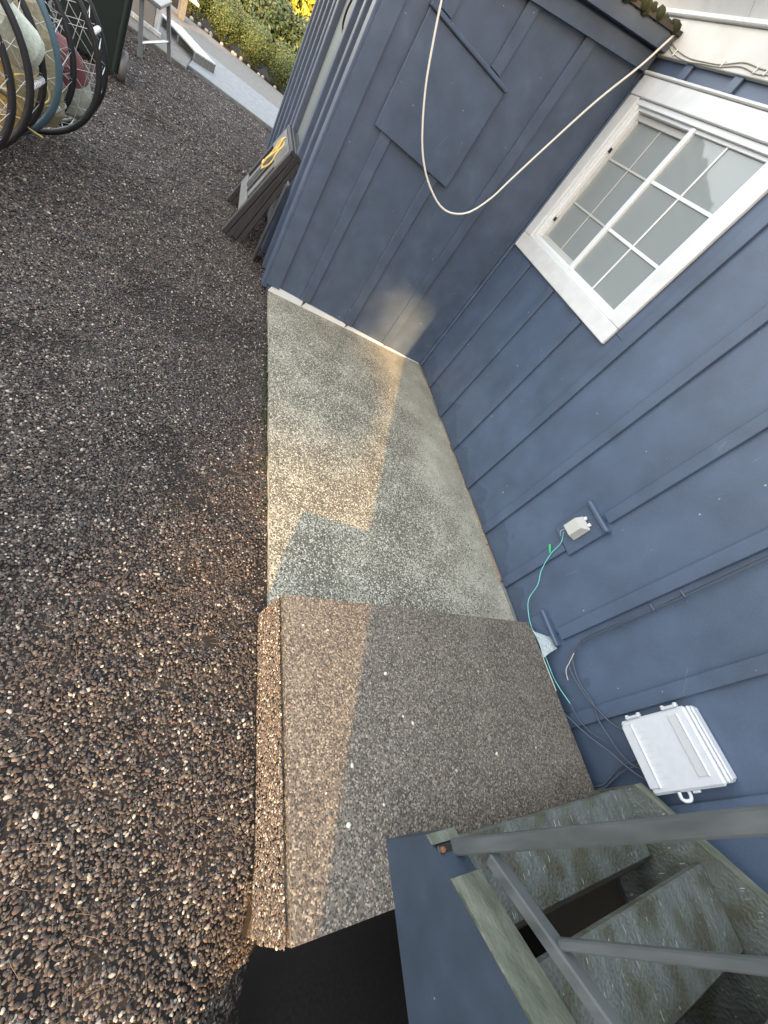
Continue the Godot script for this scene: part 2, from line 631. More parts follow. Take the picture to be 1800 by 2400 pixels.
func build_gravel() -> void:
	patch.seed = 8
	patch.frequency = 0.9
	patch.fractal_octaves = 4
	var g := Node3D.new()
	g.name = "gravel"
	add_child(g)
	tag(g, "dark brown pea gravel covering the yard beside the slab", "gravel", "", "stuff")
	scatter("pebbles", "", Rect2(-3.05, 0.7, 1.55, 3.4), 24000.0, 0.0090, g, 21)
	scatter("pebbles", "", Rect2(-3.6, -2.0, 2.1, 2.7), 15000.0, 0.0108, g, 22)
	scatter("pebbles", "", Rect2(-3.9, -5.6, 2.6, 3.6), 8000.0, 0.0145, g, 23)
	scatter("pebbles", "", Rect2(-5.6, -5.6, 1.9, 10.0), 1800.0, 0.026, g, 24)
	scatter("pebbles", "", Rect2(-3.8, 0.7, 0.75, 4.2), 6000.0, 0.014, g, 25)
	scatter("pebbles", "", Rect2(-3.05, 4.1, 1.9, 0.9), 6000.0, 0.014, g, 26)
	# moss along the edge of the slab
	rng.seed = 41
	var ms := new_st()
	var pm := pebble_mesh(170)
	for i in 150:
		var mz := 1.25 + 0.35 * rng.randfn() if i < 110 else rng.randf_range(0.0, 2.7)
		var sz := rng.randf_range(0.004, 0.012)
		var mx := -1.540 - absf(rng.randfn()) * 0.010
		ms.append_from(pm, 0, Transform3D(Basis.from_euler(Vector3(rng.randf(), rng.randf() * 6.0, 0)).scaled_local(Vector3(sz, sz * 0.6, sz * 1.4)), Vector3(mx, ground_y(mx, mz) + 0.006, mz)))
	var mo := mesh_node("moss", ms.commit(), M.moss, self)
	tag(mo, "green moss growing in the joint along the slab edge", "moss", "", "stuff")
	# fallen needles
	rng.seed = 31
	var st := new_st()
	tube_into(st, [Vector3(-0.5, 0, 0), Vector3(-0.15, 0.04, 0.02), Vector3(0.2, 0.05, -0.01), Vector3(0.5, 0, -0.05)], 0.011, 4)
	var lists := []
	for i in 11000:
		var x := rng.randf_range(-3.4, -1.56)
		var z := rng.randf_range(-2.5, 3.95)
		var cl := patch.get_noise_2d(x * 1.7 + 40, z * 1.7)
		if in_slab(x, z) or cl < 0.02 * rng.randf_range(-14, 10):
			continue
		var L := rng.randf_range(0.02, 0.05)
		var b := Basis.from_euler(Vector3(rng.randf_range(-0.2, 0.2), rng.randf() * TAU, rng.randf_range(-0.25, 0.25))).scaled_local(Vector3(L, L * 1.1, L))
		var v := rng.randf_range(0.6, 1.25)
		lists.append([Transform3D(b, Vector3(x, ground_y(x, z) + rng.randf_range(0.006, 0.012), z)), Color(0.15 * v, 0.112 * v, 0.078 * v)])
	var mm := MultiMesh.new()
	mm.transform_format = MultiMesh.TRANSFORM_3D
	mm.use_colors = true
	mm.mesh = st.commit()
	mm.instance_count = lists.size()
	for i in lists.size():
		mm.set_instance_transform(i, lists[i][0])
		mm.set_instance_color(i, lists[i][1])
	var o := MultiMeshInstance3D.new()
	o.name = "fallen_needles"
	o.multimesh = mm
	o.material_override = M.needle
	add_child(o)
	tag(o, "brown conifer needles scattered over the gravel", "needles", "", "stuff")

# flat-topped concrete block with a mapped top and slightly rough sides
func slab_mesh(x0: float, x1: float, z0: float, z1: float, top: Callable, y0: float, flare: float, bev: float) -> ArrayMesh:
	var st := new_st()
	var nx := 24
	var nz := 40
	for j in nz:
		for i in nx:
			var q := []
			for d in [[0, 0], [1, 0], [1, 1], [0, 1]]:
				var u: float = (i + d[0]) / float(nx)
				var w: float = (j + d[1]) / float(nz)
				var x := lerpf(x0, x1, u)
				var z := lerpf(z0, z1, w)
				q.append([Vector3(x, top.call(x, z), z), Vector2(u, w)])
			for t in [0, 1, 2, 0, 2, 3]:
				st.set_normal(Vector3.UP)
				st.set_uv(q[t][1])
				st.add_vertex(q[t][0])
	# edge chamfer and sides, all the way round
	var loop := []
	for i in nx:
		loop.append(Vector3(lerpf(x0, x1, i / float(nx)), 0, z0))
	for j in nz:
		loop.append(Vector3(x1, 0, lerpf(z0, z1, j / float(nz))))
	for i in nx:
		loop.append(Vector3(lerpf(x1, x0, i / float(nx)), 0, z1))
	for j in nz:
		loop.append(Vector3(x0, 0, lerpf(z1, z0, j / float(nz))))
	var c := Vector3((x0 + x1) * 0.5, 0, (z0 + z1) * 0.5)
	var r := RandomNumberGenerator.new()
	r.seed = 77
	var prof := []
	for p in loop:
		var out := Vector3(signf(p.x - c.x) if (p.x == x0 or p.x == x1) else 0.0, 0, signf(p.z - c.z) if (p.z == z0 or p.z == z1) else 0.0)
		var ty: float = top.call(p.x, p.z)
		var j1 := r.randf_range(0.7, 1.4)
		var j2 := r.randf_range(-0.5, 1.3)
		prof.append([Vector3(p.x, ty, p.z), Vector3(p.x, ty - bev * j1, p.z) + out * bev * j1, Vector3(p.x, lerpf(ty, y0, 0.5), p.z) + out * (bev + flare * 0.5 * j2), Vector3(p.x, y0, p.z) + out * (bev + flare * j2)])
	for i in prof.size():
		var k := (i + 1) % prof.size()
		for l in 3:
			var f := [prof[i][l], prof[k][l], prof[k][l + 1], prof[i][l + 1]]
			var n: Vector3 = (f[1] - f[0]).cross(f[3] - f[0]).normalized()
			var order := [0, 2, 1, 0, 3, 2]
			var outw := Vector3((f[0].x + f[1].x) * 0.5 - c.x, 0, (f[0].z + f[1].z) * 0.5 - c.z)
			outw = Vector3(outw.x / (x1 - x0), 0.05, outw.z / (z1 - z0))
			if n.dot(outw) < 0:
				n = -n
				order = [0, 1, 2, 0, 2, 3]
			for t in order:
				st.set_normal(n)
				var pp: Vector3 = f[t]
				st.set_uv(Vector2(pp.z * 0.6 + pp.x * 0.3, pp.y * 0.6 + 0.1 * l))
				st.add_vertex(pp)
	return st.commit()

func build_slabs() -> void:
	var st1 := [Color(0.26, 0.25, 0.21), Color(0.36, 0.35, 0.30), Color(0.46, 0.44, 0.385), Color(0.20, 0.19, 0.165), Color(0.80, 0.78, 0.70), Color(0.40, 0.385, 0.33), Color(0.30, 0.28, 0.24)]
	var t := concrete_tex(1000, 1800, 3.6, 201, Color(0.64, 0.625, 0.56), Color(0.51, 0.495, 0.435), st1, 0)
	var s := mesh_node("pavement", slab_mesh(-1.53, 0.012, -0.02, 2.76, func(x, _z): return slab_y(x), -0.25, 0.006, 0.006), uv_mat(t[0], t[1], 0.82, 0.7), self)
	structure(s, "long concrete slab with worn speckled surface between house and gravel", "pavement")
	var st2 := [Color(0.22, 0.205, 0.185), Color(0.32, 0.30, 0.27), Color(0.40, 0.375, 0.34), Color(0.28, 0.25, 0.21), Color(0.52, 0.49, 0.44), Color(0.36, 0.34, 0.31), Color(0.60, 0.56, 0.49), Color(0.20, 0.185, 0.165)]
	var t2 := concrete_tex(1300, 850, 4.4, 301, Color(0.43, 0.40, 0.355), Color(0.365, 0.335, 0.295), st2, 1)
	var step := thing("concrete_step", "raised exposed aggregate concrete step at the foot of the stairs", "step")
	mesh_node("block", slab_mesh(-1.55, -0.085, 2.742, 3.667, func(_x, _z): return 0.12, -0.72, 0.022, 0.012), uv_mat(t2[0], t2[1], 0.72, 0.9), step)
	# bare stones set in its top and in its rough outer face
	rng.seed = 91
	var lists := []
	for i in 7000:
		var s2 := 0.004 + 0.005 * pow(rng.randf(), 2.0) + (0.006 if rng.randf() < 0.03 else 0.0)
		var pos: Vector3
		var q := Quaternion.from_euler(Vector3(rng.randf_range(-0.3, 0.3), rng.randf() * TAU, rng.randf_range(-0.3, 0.3)))
		if i < 500:
			pos = Vector3(rng.randf_range(-1.548, -0.09), 0.1205 - s2 * 0.28, rng.randf_range(2.746, 3.664))
		else:
			s2 = 0.0022 + 0.003 * rng.randf()
			var yy := rng.randf_range(-0.10, 0.11)
			pos = Vector3(-1.562 - 0.022 * clampf((0.12 - yy) / 0.8, 0, 1) + s2 * 0.1, yy, rng.randf_range(2.74, 3.668))
			q = Quaternion(Vector3(0, 0, 1), PI / 2) * q
		var c := pebble_colour()
		var k := 1.6 if i < 500 else 2.0
		c = Color(minf(c.r * k + 0.03, 0.6), minf(c.g * k + 0.025, 0.55), minf(c.b * k + 0.015, 0.45))
		lists.append([Transform3D(Basis(q).scaled_local(Vector3(s2, s2 * 0.55, s2 * rng.randf_range(0.7, 1.0))), pos), c])
	var mm := MultiMesh.new()
	mm.transform_format = MultiMesh.TRANSFORM_3D
	mm.use_colors = true
	mm.mesh = pebble_mesh(140)
	mm.instance_count = lists.size()
	for i in lists.size():
		mm.set_instance_transform(i, lists[i][0])
		mm.set_instance_color(i, lists[i][1])
	var o := MultiMeshInstance3D.new()
	o.name = "aggregate"
	o.multimesh = mm
	o.material_override = M.pebble
	step.add_child(o, true)
	o.set_meta("kind", "stuff")

# ------------------------------------------------------------------ house
const ZB := 0.40       # near edge of the first batten
const ZP := 0.4115     # batten pitch

func build_house() -> void:
	var h := thing("house", "blue board and batten house wall with white trimmed window", "house")
	# wall boards between battens; the window opening cuts the first four
	var edges := [0.0]
	for k in 14:
		edges.append(ZB - 0.0325 + ZP * k)
	for k in edges.size() - 1:
		var z0: float = edges[k] + 0.0015
		var z1: float = edges[k + 1] - 0.0015
		if k < 4:
			bw("board", Vector3(0, 0, z0), Vector3(0.014, 1.31, z1), h, 0.001)
			bw("board", Vector3(0, 2.25, z0), Vector3(0.014, 2.46, z1), h, 0.001)
			if k == 3:
				bw("board", Vector3(0, 1.312, 1.43), Vector3(0.014, 2.248, z1), h, 0.001)
			if k == 0:
				bw("board", Vector3(0, 1.312, z0), Vector3(0.014, 2.248, 0.11), h, 0.001)
		else:
			bw("board", Vector3(0, 0.0, z0), Vector3(0.014, 2.46, z1), h, 0.001)
	for k in 14:
		var z1 := ZB + ZP * k
		var z0 := z1 - 0.065
		var x0 := -0.019
		if k < 3:
			bw("batten", Vector3(x0, 0.004, z0), Vector3(-0.0005, 1.222, z1), h, 0.003)
			bw("batten", Vector3(x0, 2.345, z0), Vector3(-0.0005, 2.43, z1), h, 0.003)
		elif k == 5:
			bw("batten", Vector3(x0, 0.004, z0), Vector3(-0.0005, 0.47, z1), h, 0.003)
			bw("batten", Vector3(x0, 0.745, z0), Vector3(-0.0005, 2.43, z1), h, 0.003)
		elif k == 6:
			bw("batten", Vector3(x0, 0.226, z0 + 0.01), Vector3(-0.0005, 2.43, z1 + 0.012), h, 0.003)
		else:
			bw("batten", Vector3(x0, 0.004, z0), Vector3(-0.0005, 2.43, z1), h, 0.003)
	# corner strip where the shed meets the wall
	bx("corner_strip", Vector3(-0.022, 0.004, 0.022), Vector3(-0.0005, 2.30, 0.046), M.wall, h, 0.004)
	# mounting blocks with little drip ledges
	var mb := bx("mounting_block", Vector3(-0.021, 0.475, 2.302), Vector3(-0.0005, 0.708, 2.492), M.wall, h, 0.003)
	bx("drip_ledge", Vector3(-0.048, 0.709, 2.296), Vector3(-0.0005, 0.732, 2.500), M.wall, mb, 0.006).transform.origin -= mb.position
	var mb2 := bx("mounting_block", Vector3(-0.021, 0.06, 2.70), Vector3(-0.0005, 0.186, 2.898), M.wall, h, 0.003)
	bx("drip_ledge", Vector3(-0.046, 0.187, 2.694), Vector3(-0.0005, 0.208, 2.904), M.wall, mb2, 0.006).transform.origin -= mb2.position
	# wall body behind the boards, with the opening left free
	bx("wall_core", Vector3(0.015, -0.4, -5.0), Vector3(0.15, 1.32, 5.99), M.room, h, 0.001)
	bx("wall_core", Vector3(0.015, 2.24, -5.0), Vector3(0.15, 3.1, 5.99), M.room, h, 0.001)
	bx("wall_core", Vector3(0.015, 1.321, -5.0), Vector3(0.15, 2.239, 0.15), M.room, h, 0.001)
	bx("wall_core", Vector3(0.015, 1.321, 1.40), Vector3(0.15, 2.239, 5.99), M.room, h, 0.001)
	# ragged pale strip of old sheathing between slab and siding
	var r := RandomNumberGenerator.new()
	r.seed = 17
	var z := 0.03
	while z < 2.66:
		var L := r.randf_range(0.16, 0.42)
		var e := minf(z + L, 2.70)
		bx("sill_strip", Vector3(r.randf_range(-0.030, -0.016), -0.02, z), Vector3(-0.0045, r.randf_range(-0.004, 0.004), e - 0.008), M.rawwood if r.randf() < 0.75 else M.greywood, h, 0.002)
		z = e
	bx("foundation", Vector3(0.016, -0.75, -5.0), Vector3(0.15, -0.402, 5.99), M.greywood, h, 0.001)
	bx("foundation", Vector3(0.006, -0.75, 2.765), Vector3(0.0148, -0.004, 5.99), M.rawdark, h, 0.001)  # dark wood tone stands in for the shade under the stairs
	# frieze, moulding, soffit, fascia
	bx("frieze_board", Vector3(-0.03, 2.415, -5.0), Vector3(-0.0005, 2.585, 1.9), M.cream, h, 0.003)
	bx("frieze_board", Vector3(-0.03, 2.415, 1.902), Vector3(-0.0005, 2.585, 5.99), M.cream, h, 0.003)
	bx("moulding", Vector3(-0.05, 2.586, -5.0), Vector3(-0.0005, 2.602, 5.99), M.white, h, 0.005)
	bx("moulding", Vector3(-0.035, 2.6025, -5.0), Vector3(-0.0005, 2.619, 5.99), M.white, h, 0.005)
	for k in 6:
		mesh_node("tilted_soffit", prism_mesh([Vector3(0.0, 2.6205, -5.0 + 1.83 * k), Vector3(-0.30, 2.98, -5.0 + 1.83 * k), Vector3(-0.30, 3.0, -5.0 + 1.83 * k), Vector3(0.0, 2.645, -5.0 + 1.83 * k)], Vector3(0, 0, 1.826)), M.white, h)  # flat board tilted so its white reads as a shaded grey
	bx("fascia", Vector3(-0.33, 2.97, -5.0), Vector3(-0.301, 3.19, 5.99), M.white, h, 0.004)
	mesh_node("roof", prism_mesh([Vector3(-0.38, 3.26, -5.2), Vector3(5.0, 4.7, -5.2), Vector3(10.5, 3.28, -5.2), Vector3(10.5, 3.20, -5.2), Vector3(-0.36, 3.195, -5.2)], Vector3(0, 0, 11.6)), M.asphalt_shingle, h)
	bx("far_wall", Vector3(9.8, -0.4, -5.0), Vector3(9.95, 3.2, 9.0), M.wall, h)
	bx("end_wall", Vector3(0.15, -0.4, -5.0), Vector3(9.8, 3.2, -4.85), M.wall, h)
	# added unseen wing: shades the wall, its cream face bounces light onto the shed
	var wing := bx("added_wing_wall", Vector3(-2.30, -0.4, 6.0), Vector3(9.8, 2.62, 9.0), M.cream, h, 0.01)
	wing.set_meta("label", "unseen wing added behind the stairs to block the sun and bounce light")
	mesh_node("added_wing_roof", prism_mesh([Vector3(-2.36, 2.63, 5.99), Vector3(-2.36, 2.72, 5.99), Vector3(-2.36, 2.95, 7.5), Vector3(-2.36, 2.72, 9.1), Vector3(-2.36, 2.63, 9.1)], Vector3(12.2, 0, 0)), M.asphalt_shingle, h)
	# room behind the window
	bx("room_wall", Vector3(1.6, 0.8, -0.6), Vector3(1.65, 2.6, 2.2), M.room, h)
	bx("room_wall", Vector3(0.151, 0.8, -0.6), Vector3(1.6, 2.6, -0.55), M.room, h)
	bx("room_wall", Vector3(0.151, 0.8, 2.2), Vector3(1.6, 2.6, 2.25), M.room, h)
	bx("room_ceiling", Vector3(0.151, 2.5, -0.54), Vector3(1.59, 2.55, 2.19), M.room, h)
	bx("room_floor", Vector3(0.151, 0.75, -0.54), Vector3(1.59, 0.8, 2.19), M.room, h)
	build_window(h)

func build_window(h: Node3D) -> void:
	var w := Node3D.new()
	w.name = "window"
	h.add_child(w)
	w.set_meta("label", "white sliding window with divided panes and wide trim")
	# casing
	bx("casing", Vector3(-0.024, 1.232, 0.058), Vector3(-0.0005, 1.335, 1.486), M.white, w, 0.004)
	bx("casing", Vector3(-0.024, 1.336, 0.058), Vector3(-0.0005, 2.222, 0.168), M.white, w, 0.004)
	bx("casing", Vector3(-0.024, 1.336, 1.376), Vector3(-0.0005, 2.222, 1.486), M.white, w, 0.004)
	bx("casing", Vector3(-0.026, 2.223, 0.055), Vector3(-0.0005, 2.322, 1.489), M.white, w, 0.004)
	bx("head_cap", Vector3(-0.036, 2.323, 0.047), Vector3(-0.0005, 2.340, 1.497), M.white, w, 0.005)
	# vinyl frame stepping into the wall
	var fr := [[-0.012, 0.040, 0.000, 0.028], [0.004, 0.09, 0.028, 0.046]]
	for f in fr:
		var a: float = f[2]
		var b: float = f[3]
		bx("frame", Vector3(f[0], 1.336 + a, 0.169 + a), Vector3(f[1], 1.336 + b, 1.375 - a), M.vinyl, w, 0.002)
		bx("frame", Vector3(f[0], 2.222 - b, 0.169 + a), Vector3(f[1], 2.222 - a, 1.375 - a), M.vinyl, w, 0.002)
		bx("frame", Vector3(f[0], 1.336 + b + 0.0005, 0.169 + a), Vector3(f[1], 2.222 - b - 0.0005, 0.169 + b), M.vinyl, w, 0.002)
		bx("frame", Vector3(f[0], 1.336 + b + 0.0005, 1.375 - b), Vector3(f[1], 2.222 - b - 0.0005, 1.375 - a), M.vinyl, w, 0.002)
	# inner sash frame of the sliding half (greyer, further in) and the meeting stile
	bx("meeting_stile", Vector3(-0.004, 1.365, 0.742), Vector3(0.03, 2.193, 0.782), M.vinyl, w, 0.003)
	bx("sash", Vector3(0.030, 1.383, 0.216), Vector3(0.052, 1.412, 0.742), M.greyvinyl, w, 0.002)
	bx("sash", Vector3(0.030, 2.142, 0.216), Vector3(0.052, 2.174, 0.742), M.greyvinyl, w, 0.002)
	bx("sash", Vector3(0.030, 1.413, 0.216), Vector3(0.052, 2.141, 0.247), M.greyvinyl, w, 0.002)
	bx("screen_clip", Vector3(0.012, 1.50, 0.213), Vector3(0.03, 1.525, 0.222), M.black, w, 0.001)
	bx("screen_clip", Vector3(0.012, 1.95, 0.213), Vector3(0.03, 1.975, 0.222), M.black, w, 0.001)
	# divided lights: bars lie in the glass
	var ys := [1.404, 1.650, 1.930, 2.150]
	for s in 2:
		var z0 := 0.247 if s == 0 else 0.782
		var z1 := 0.742 if s == 0 else 1.330
		var zm := 0.493 if s == 0 else 1.055
		var xg := 0.044 if s == 0 else 0.016
		var yy := ys.duplicate()
		if s == 1:
			yy[0] = 1.380
			yy[3] = 2.180
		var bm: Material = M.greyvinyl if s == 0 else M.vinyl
		var bw := 0.006 if s == 0 else 0.009
		for k in 3:
			bx("pane", Vector3(xg, yy[k], z0), Vector3(xg + 0.003, yy[k + 1] - 0.002, zm), M.glass, w, 0.0002)
			bx("pane", Vector3(xg, yy[k], zm + 0.002), Vector3(xg + 0.003, yy[k + 1] - 0.002, z1), M.glass, w, 0.0002)
		for k in [1, 2]:
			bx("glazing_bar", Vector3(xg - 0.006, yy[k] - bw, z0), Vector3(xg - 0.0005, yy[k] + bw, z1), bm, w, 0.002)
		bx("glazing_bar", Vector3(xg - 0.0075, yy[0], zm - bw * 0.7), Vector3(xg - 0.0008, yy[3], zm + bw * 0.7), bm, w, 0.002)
	# what hangs inside
	var c := thing("window_curtain", "grey net curtain hanging inside the white window", "curtain", Vector3(0.24, 1.25, 0.1))
	mesh_node("cloth", pleat_mesh(1.35, 1.05, 34, 0.014), M.curtain, c)
	var t := thing("hanging_towel", "tan towel hanging behind the window glass", "towel", Vector3(0.11, 1.78, 0.88))
	mesh_node("cloth", pleat_mesh(0.20, 0.44, 5, 0.012), M.towel, t)
	var b2 := thing("soap_bottle", "pale pink bottle standing on the inner window sill", "bottle", Vector3(0.205, 1.322, 1.18))
	mesh_node("bottle_body", lathe_mesh([Vector2(0, 0), Vector2(0.03, 0.002), Vector2(0.032, 0.02), Vector2(0.032, 0.10), Vector2(0.015, 0.13), Vector2(0.012, 0.15), Vector2(0, 0.151)]), M.pink, b2)

func pleat_mesh(wz: float, hy: float, n: int, amp: float) -> ArrayMesh:
	var st := new_st()
	var steps := n * 6
	for i in steps:
		for k in 2:
			pass
		var z0 := wz * i / steps
		var z1 := wz * (i + 1) / steps
		var x0 := amp * sin(TAU * i * n / steps) + amp * 0.4 * sin(i * 0.7)
		var x1 := amp * sin(TAU * (i + 1) * n / steps) + amp * 0.4 * sin((i + 1) * 0.7)
		for th in [0.0, 0.003]:
			var n3 := Vector3(-(z1 - z0), 0, x1 - x0).normalized() * (1.0 if th == 0.0 else -1.0)
			for v in [Vector3(x0 + th, 0, z0), Vector3(x1 + th, 0, z1), Vector3(x1 + th, hy, z1), Vector3(x0 + th, 0, z0), Vector3(x1 + th, hy, z1), Vector3(x0 + th, hy, z0)]:
				st.set_normal(n3)
				st.add_vertex(v)
	return st.commit()

# ------------------------------------------------------------------ shed
func rake(x: float) -> float:
	return 2.337 + 0.273 * x

func sloped_board(called: String, x0: float, x1: float, y0: float, z0: float, z1: float, over: float, m: Material, parent: Node, lower_slope := -1.0) -> void:
	var ya := y0
	var yb := y0
	if lower_slope >= 0.0:
		ya = rake(x0) + lower_slope
		yb = rake(x1) + lower_slope
	mesh_node(called, prism_mesh([Vector3(x0, ya, z0), Vector3(x1, yb, z0), Vector3(x1, rake(x1) + over, z0), Vector3(x0, rake(x0) + over, z0)], Vector3(0, 0, z1 - z0)), m, parent)

func build_shed() -> void:
	var s := thing("shed", "blue board and batten lean-to shed with mossy roof edge", "shed")
	var e := [-1.545, -1.246, -0.842, -0.438, -0.001]
	for k in 4:
		sloped_board("board", e[k] + 0.0015, e[k + 1] - 0.0015, -0.004, -0.014, 0.0, 0.16, M.wall, s)
	# battens; two are cut off round the hatch
	for k in 3:
		var xr: float = [-1.208, -0.804, -0.400][k]
		var xl := xr - 0.076
		if k < 2:
			bx("batten", Vector3(xl, 0.0, 0.0005), Vector3(xr, 1.214, 0.019), M.wall, s, 0.003)
			sloped_board("batten", xl, xr, 1.80, 0.0005, 0.019, 0.02, M.wall, s)
		else:
			sloped_board("batten", xl, xr, 0.0, 0.0005, 0.019, 0.02, M.wall, s)
	sloped_board("corner_board", -1.568, -1.464, -0.012, 0.0005, 0.021, 0.02, M.wall, s)
	sloped_board("corner_strip", -0.030, -0.0235, 0.0, 0.0005, 0.022, 0.01, M.wall, s)
	# hatch panel
	var p := bx("hatch_panel", Vector3(-1.338, 1.208, 0.0195), Vector3(-0.731, 1.765, 0.034), M.wall, s, 0.003)
	p.set_meta("label", "square flush access hatch with a ledge along its top")
	bx("drip_ledge", Vector3(-1.345, 1.766, 0.0005), Vector3(-0.724, 1.790, 0.052), M.wall, s, 0.006)
	# white flashing along the foot, in lengths
	var fx := [-1.535, -1.252, -0.846, -0.442, -0.006]
	for k in 4:
		mesh_node("flashing", prism_mesh([Vector3(fx[k], slab_y(fx[k]) + 0.0005, 0.001), Vector3(fx[k + 1] - 0.006, slab_y(fx[k + 1]) + 0.0005, 0.001), Vector3(fx[k + 1] - 0.006, -0.006, 0.001), Vector3(fx[k] + 0.02, -0.006, 0.001)], Vector3(0, 0, 0.012)), M.flashing, s)
	# rake trim and roof
	sloped_board("frieze_board", -1.72, -0.03, 0.0, 0.0225, 0.045, 0.085, M.wall, s, 0.0)
	sloped_board("rake_board", -1.80, -0.031, 0.0, 0.075, 0.10, 0.175, M.wall, s, 0.10)
	sloped_board("rake_soffit", -1.80, -0.031, 0.0, -0.01, 0.0745, 0.125, M.wall, s, 0.10)
	mesh_node("roof", prism_mesh([Vector3(-1.85, rake(-1.85) + 0.177, -3.9), Vector3(-0.032, rake(-0.032) + 0.177, -3.9), Vector3(-0.032, rake(-0.032) + 0.198, -3.9), Vector3(-1.85, rake(-1.85) + 0.198, -3.9)], Vector3(0, 0, 4.02)), M.asphalt_shingle, s)
	# moss cushions growing along the roof edge
	rng.seed = 55
	var st := new_st()
	var pm := pebble_mesh(160)
	for i in 190:
		var x := rng.randf_range(-1.5, -0.05)
		var sz := rng.randf_range(0.012, 0.034)
		st.append_from(pm, 0, Transform3D(Basis.from_euler(Vector3(rng.randf(), rng.randf() * 6.0, 0)).scaled_local(Vector3(sz * 1.3, sz * 0.9, sz)), Vector3(x, rake(x) + 0.20 + rng.randf_range(-0.012, 0.012), 0.115 - rng.randf() * 0.10)))
	var mo := mesh_node("moss", st.commit(), M.moss, s)
	mo.set_meta("kind", "stuff")
	# gable side facing the gravel
	var zs := [0.0, -0.37, -0.62, -1.62, -1.94, -2.35, -2.76, -3.21, -3.66]
	for k in zs.size() - 1:
		if k == 2:
			continue
		bx("board", Vector3(-1.545, -0.09, zs[k + 1] + 0.0015), Vector3(-1.531, 1.98, zs[k] - 0.0015), M.wall, s, 0.001)
	bx("board", Vector3(-1.545, 1.86, -1.618), Vector3(-1.531, 1.98, -0.622), M.wall, s, 0.001)
	for zc in [-0.065, -0.37, -1.94, -2.35, -2.76, -3.21, -3.62]:
		var wd := 0.115 if zc == -0.065 else 0.08
		bx("batten", Vector3(-1.590, -0.06, zc - wd * 0.5), Vector3(-1.5455, 1.98, zc + wd * 0.5), M.wall, s, 0.005)
	var d := bx("door", Vector3(-1.555, -0.02, -1.50), Vector3(-1.53, 1.84, -0.76), M.door_sheen, s, 0.003)
	d.set_meta("label", "pale weathered shed door with reflected light in its colour and a hasp")
	var dp := d.position
	for zc in [-0.68, -1.58]:
		bx("door_trim", Vector3(-1.600, -0.06, zc - 0.055), Vector3(-1.532, 1.85, zc + 0.055), M.wall, s, 0.005)
	var hp := tube("hasp", smooth_path([Vector3(-1.57, 1.62, -0.82), Vector3(-1.60, 1.60, -0.80), Vector3(-1.61, 1.53, -0.81), Vector3(-1.60, 1.46, -0.84), Vector3(-1.585, 1.42, -0.82)]), 0.007, M.black, d)
	hp.position = -dp
	var hl := bx("hook_plate", Vector3(-1.566, 1.55, -0.86), Vector3(-1.5555, 1.66, -0.78), M.metal_grey, d)
	hl.position -= dp
	bx("wall", Vector3(-1.53, -0.4, -3.66), Vector3(-0.02, -0.01, -0.015), M.greywood, s, 0.001)
	bx("wall", Vector3(-1.53, -0.05, -3.66), Vector3(0.0, 2.0, -3.6), M.wall, s, 0.001)

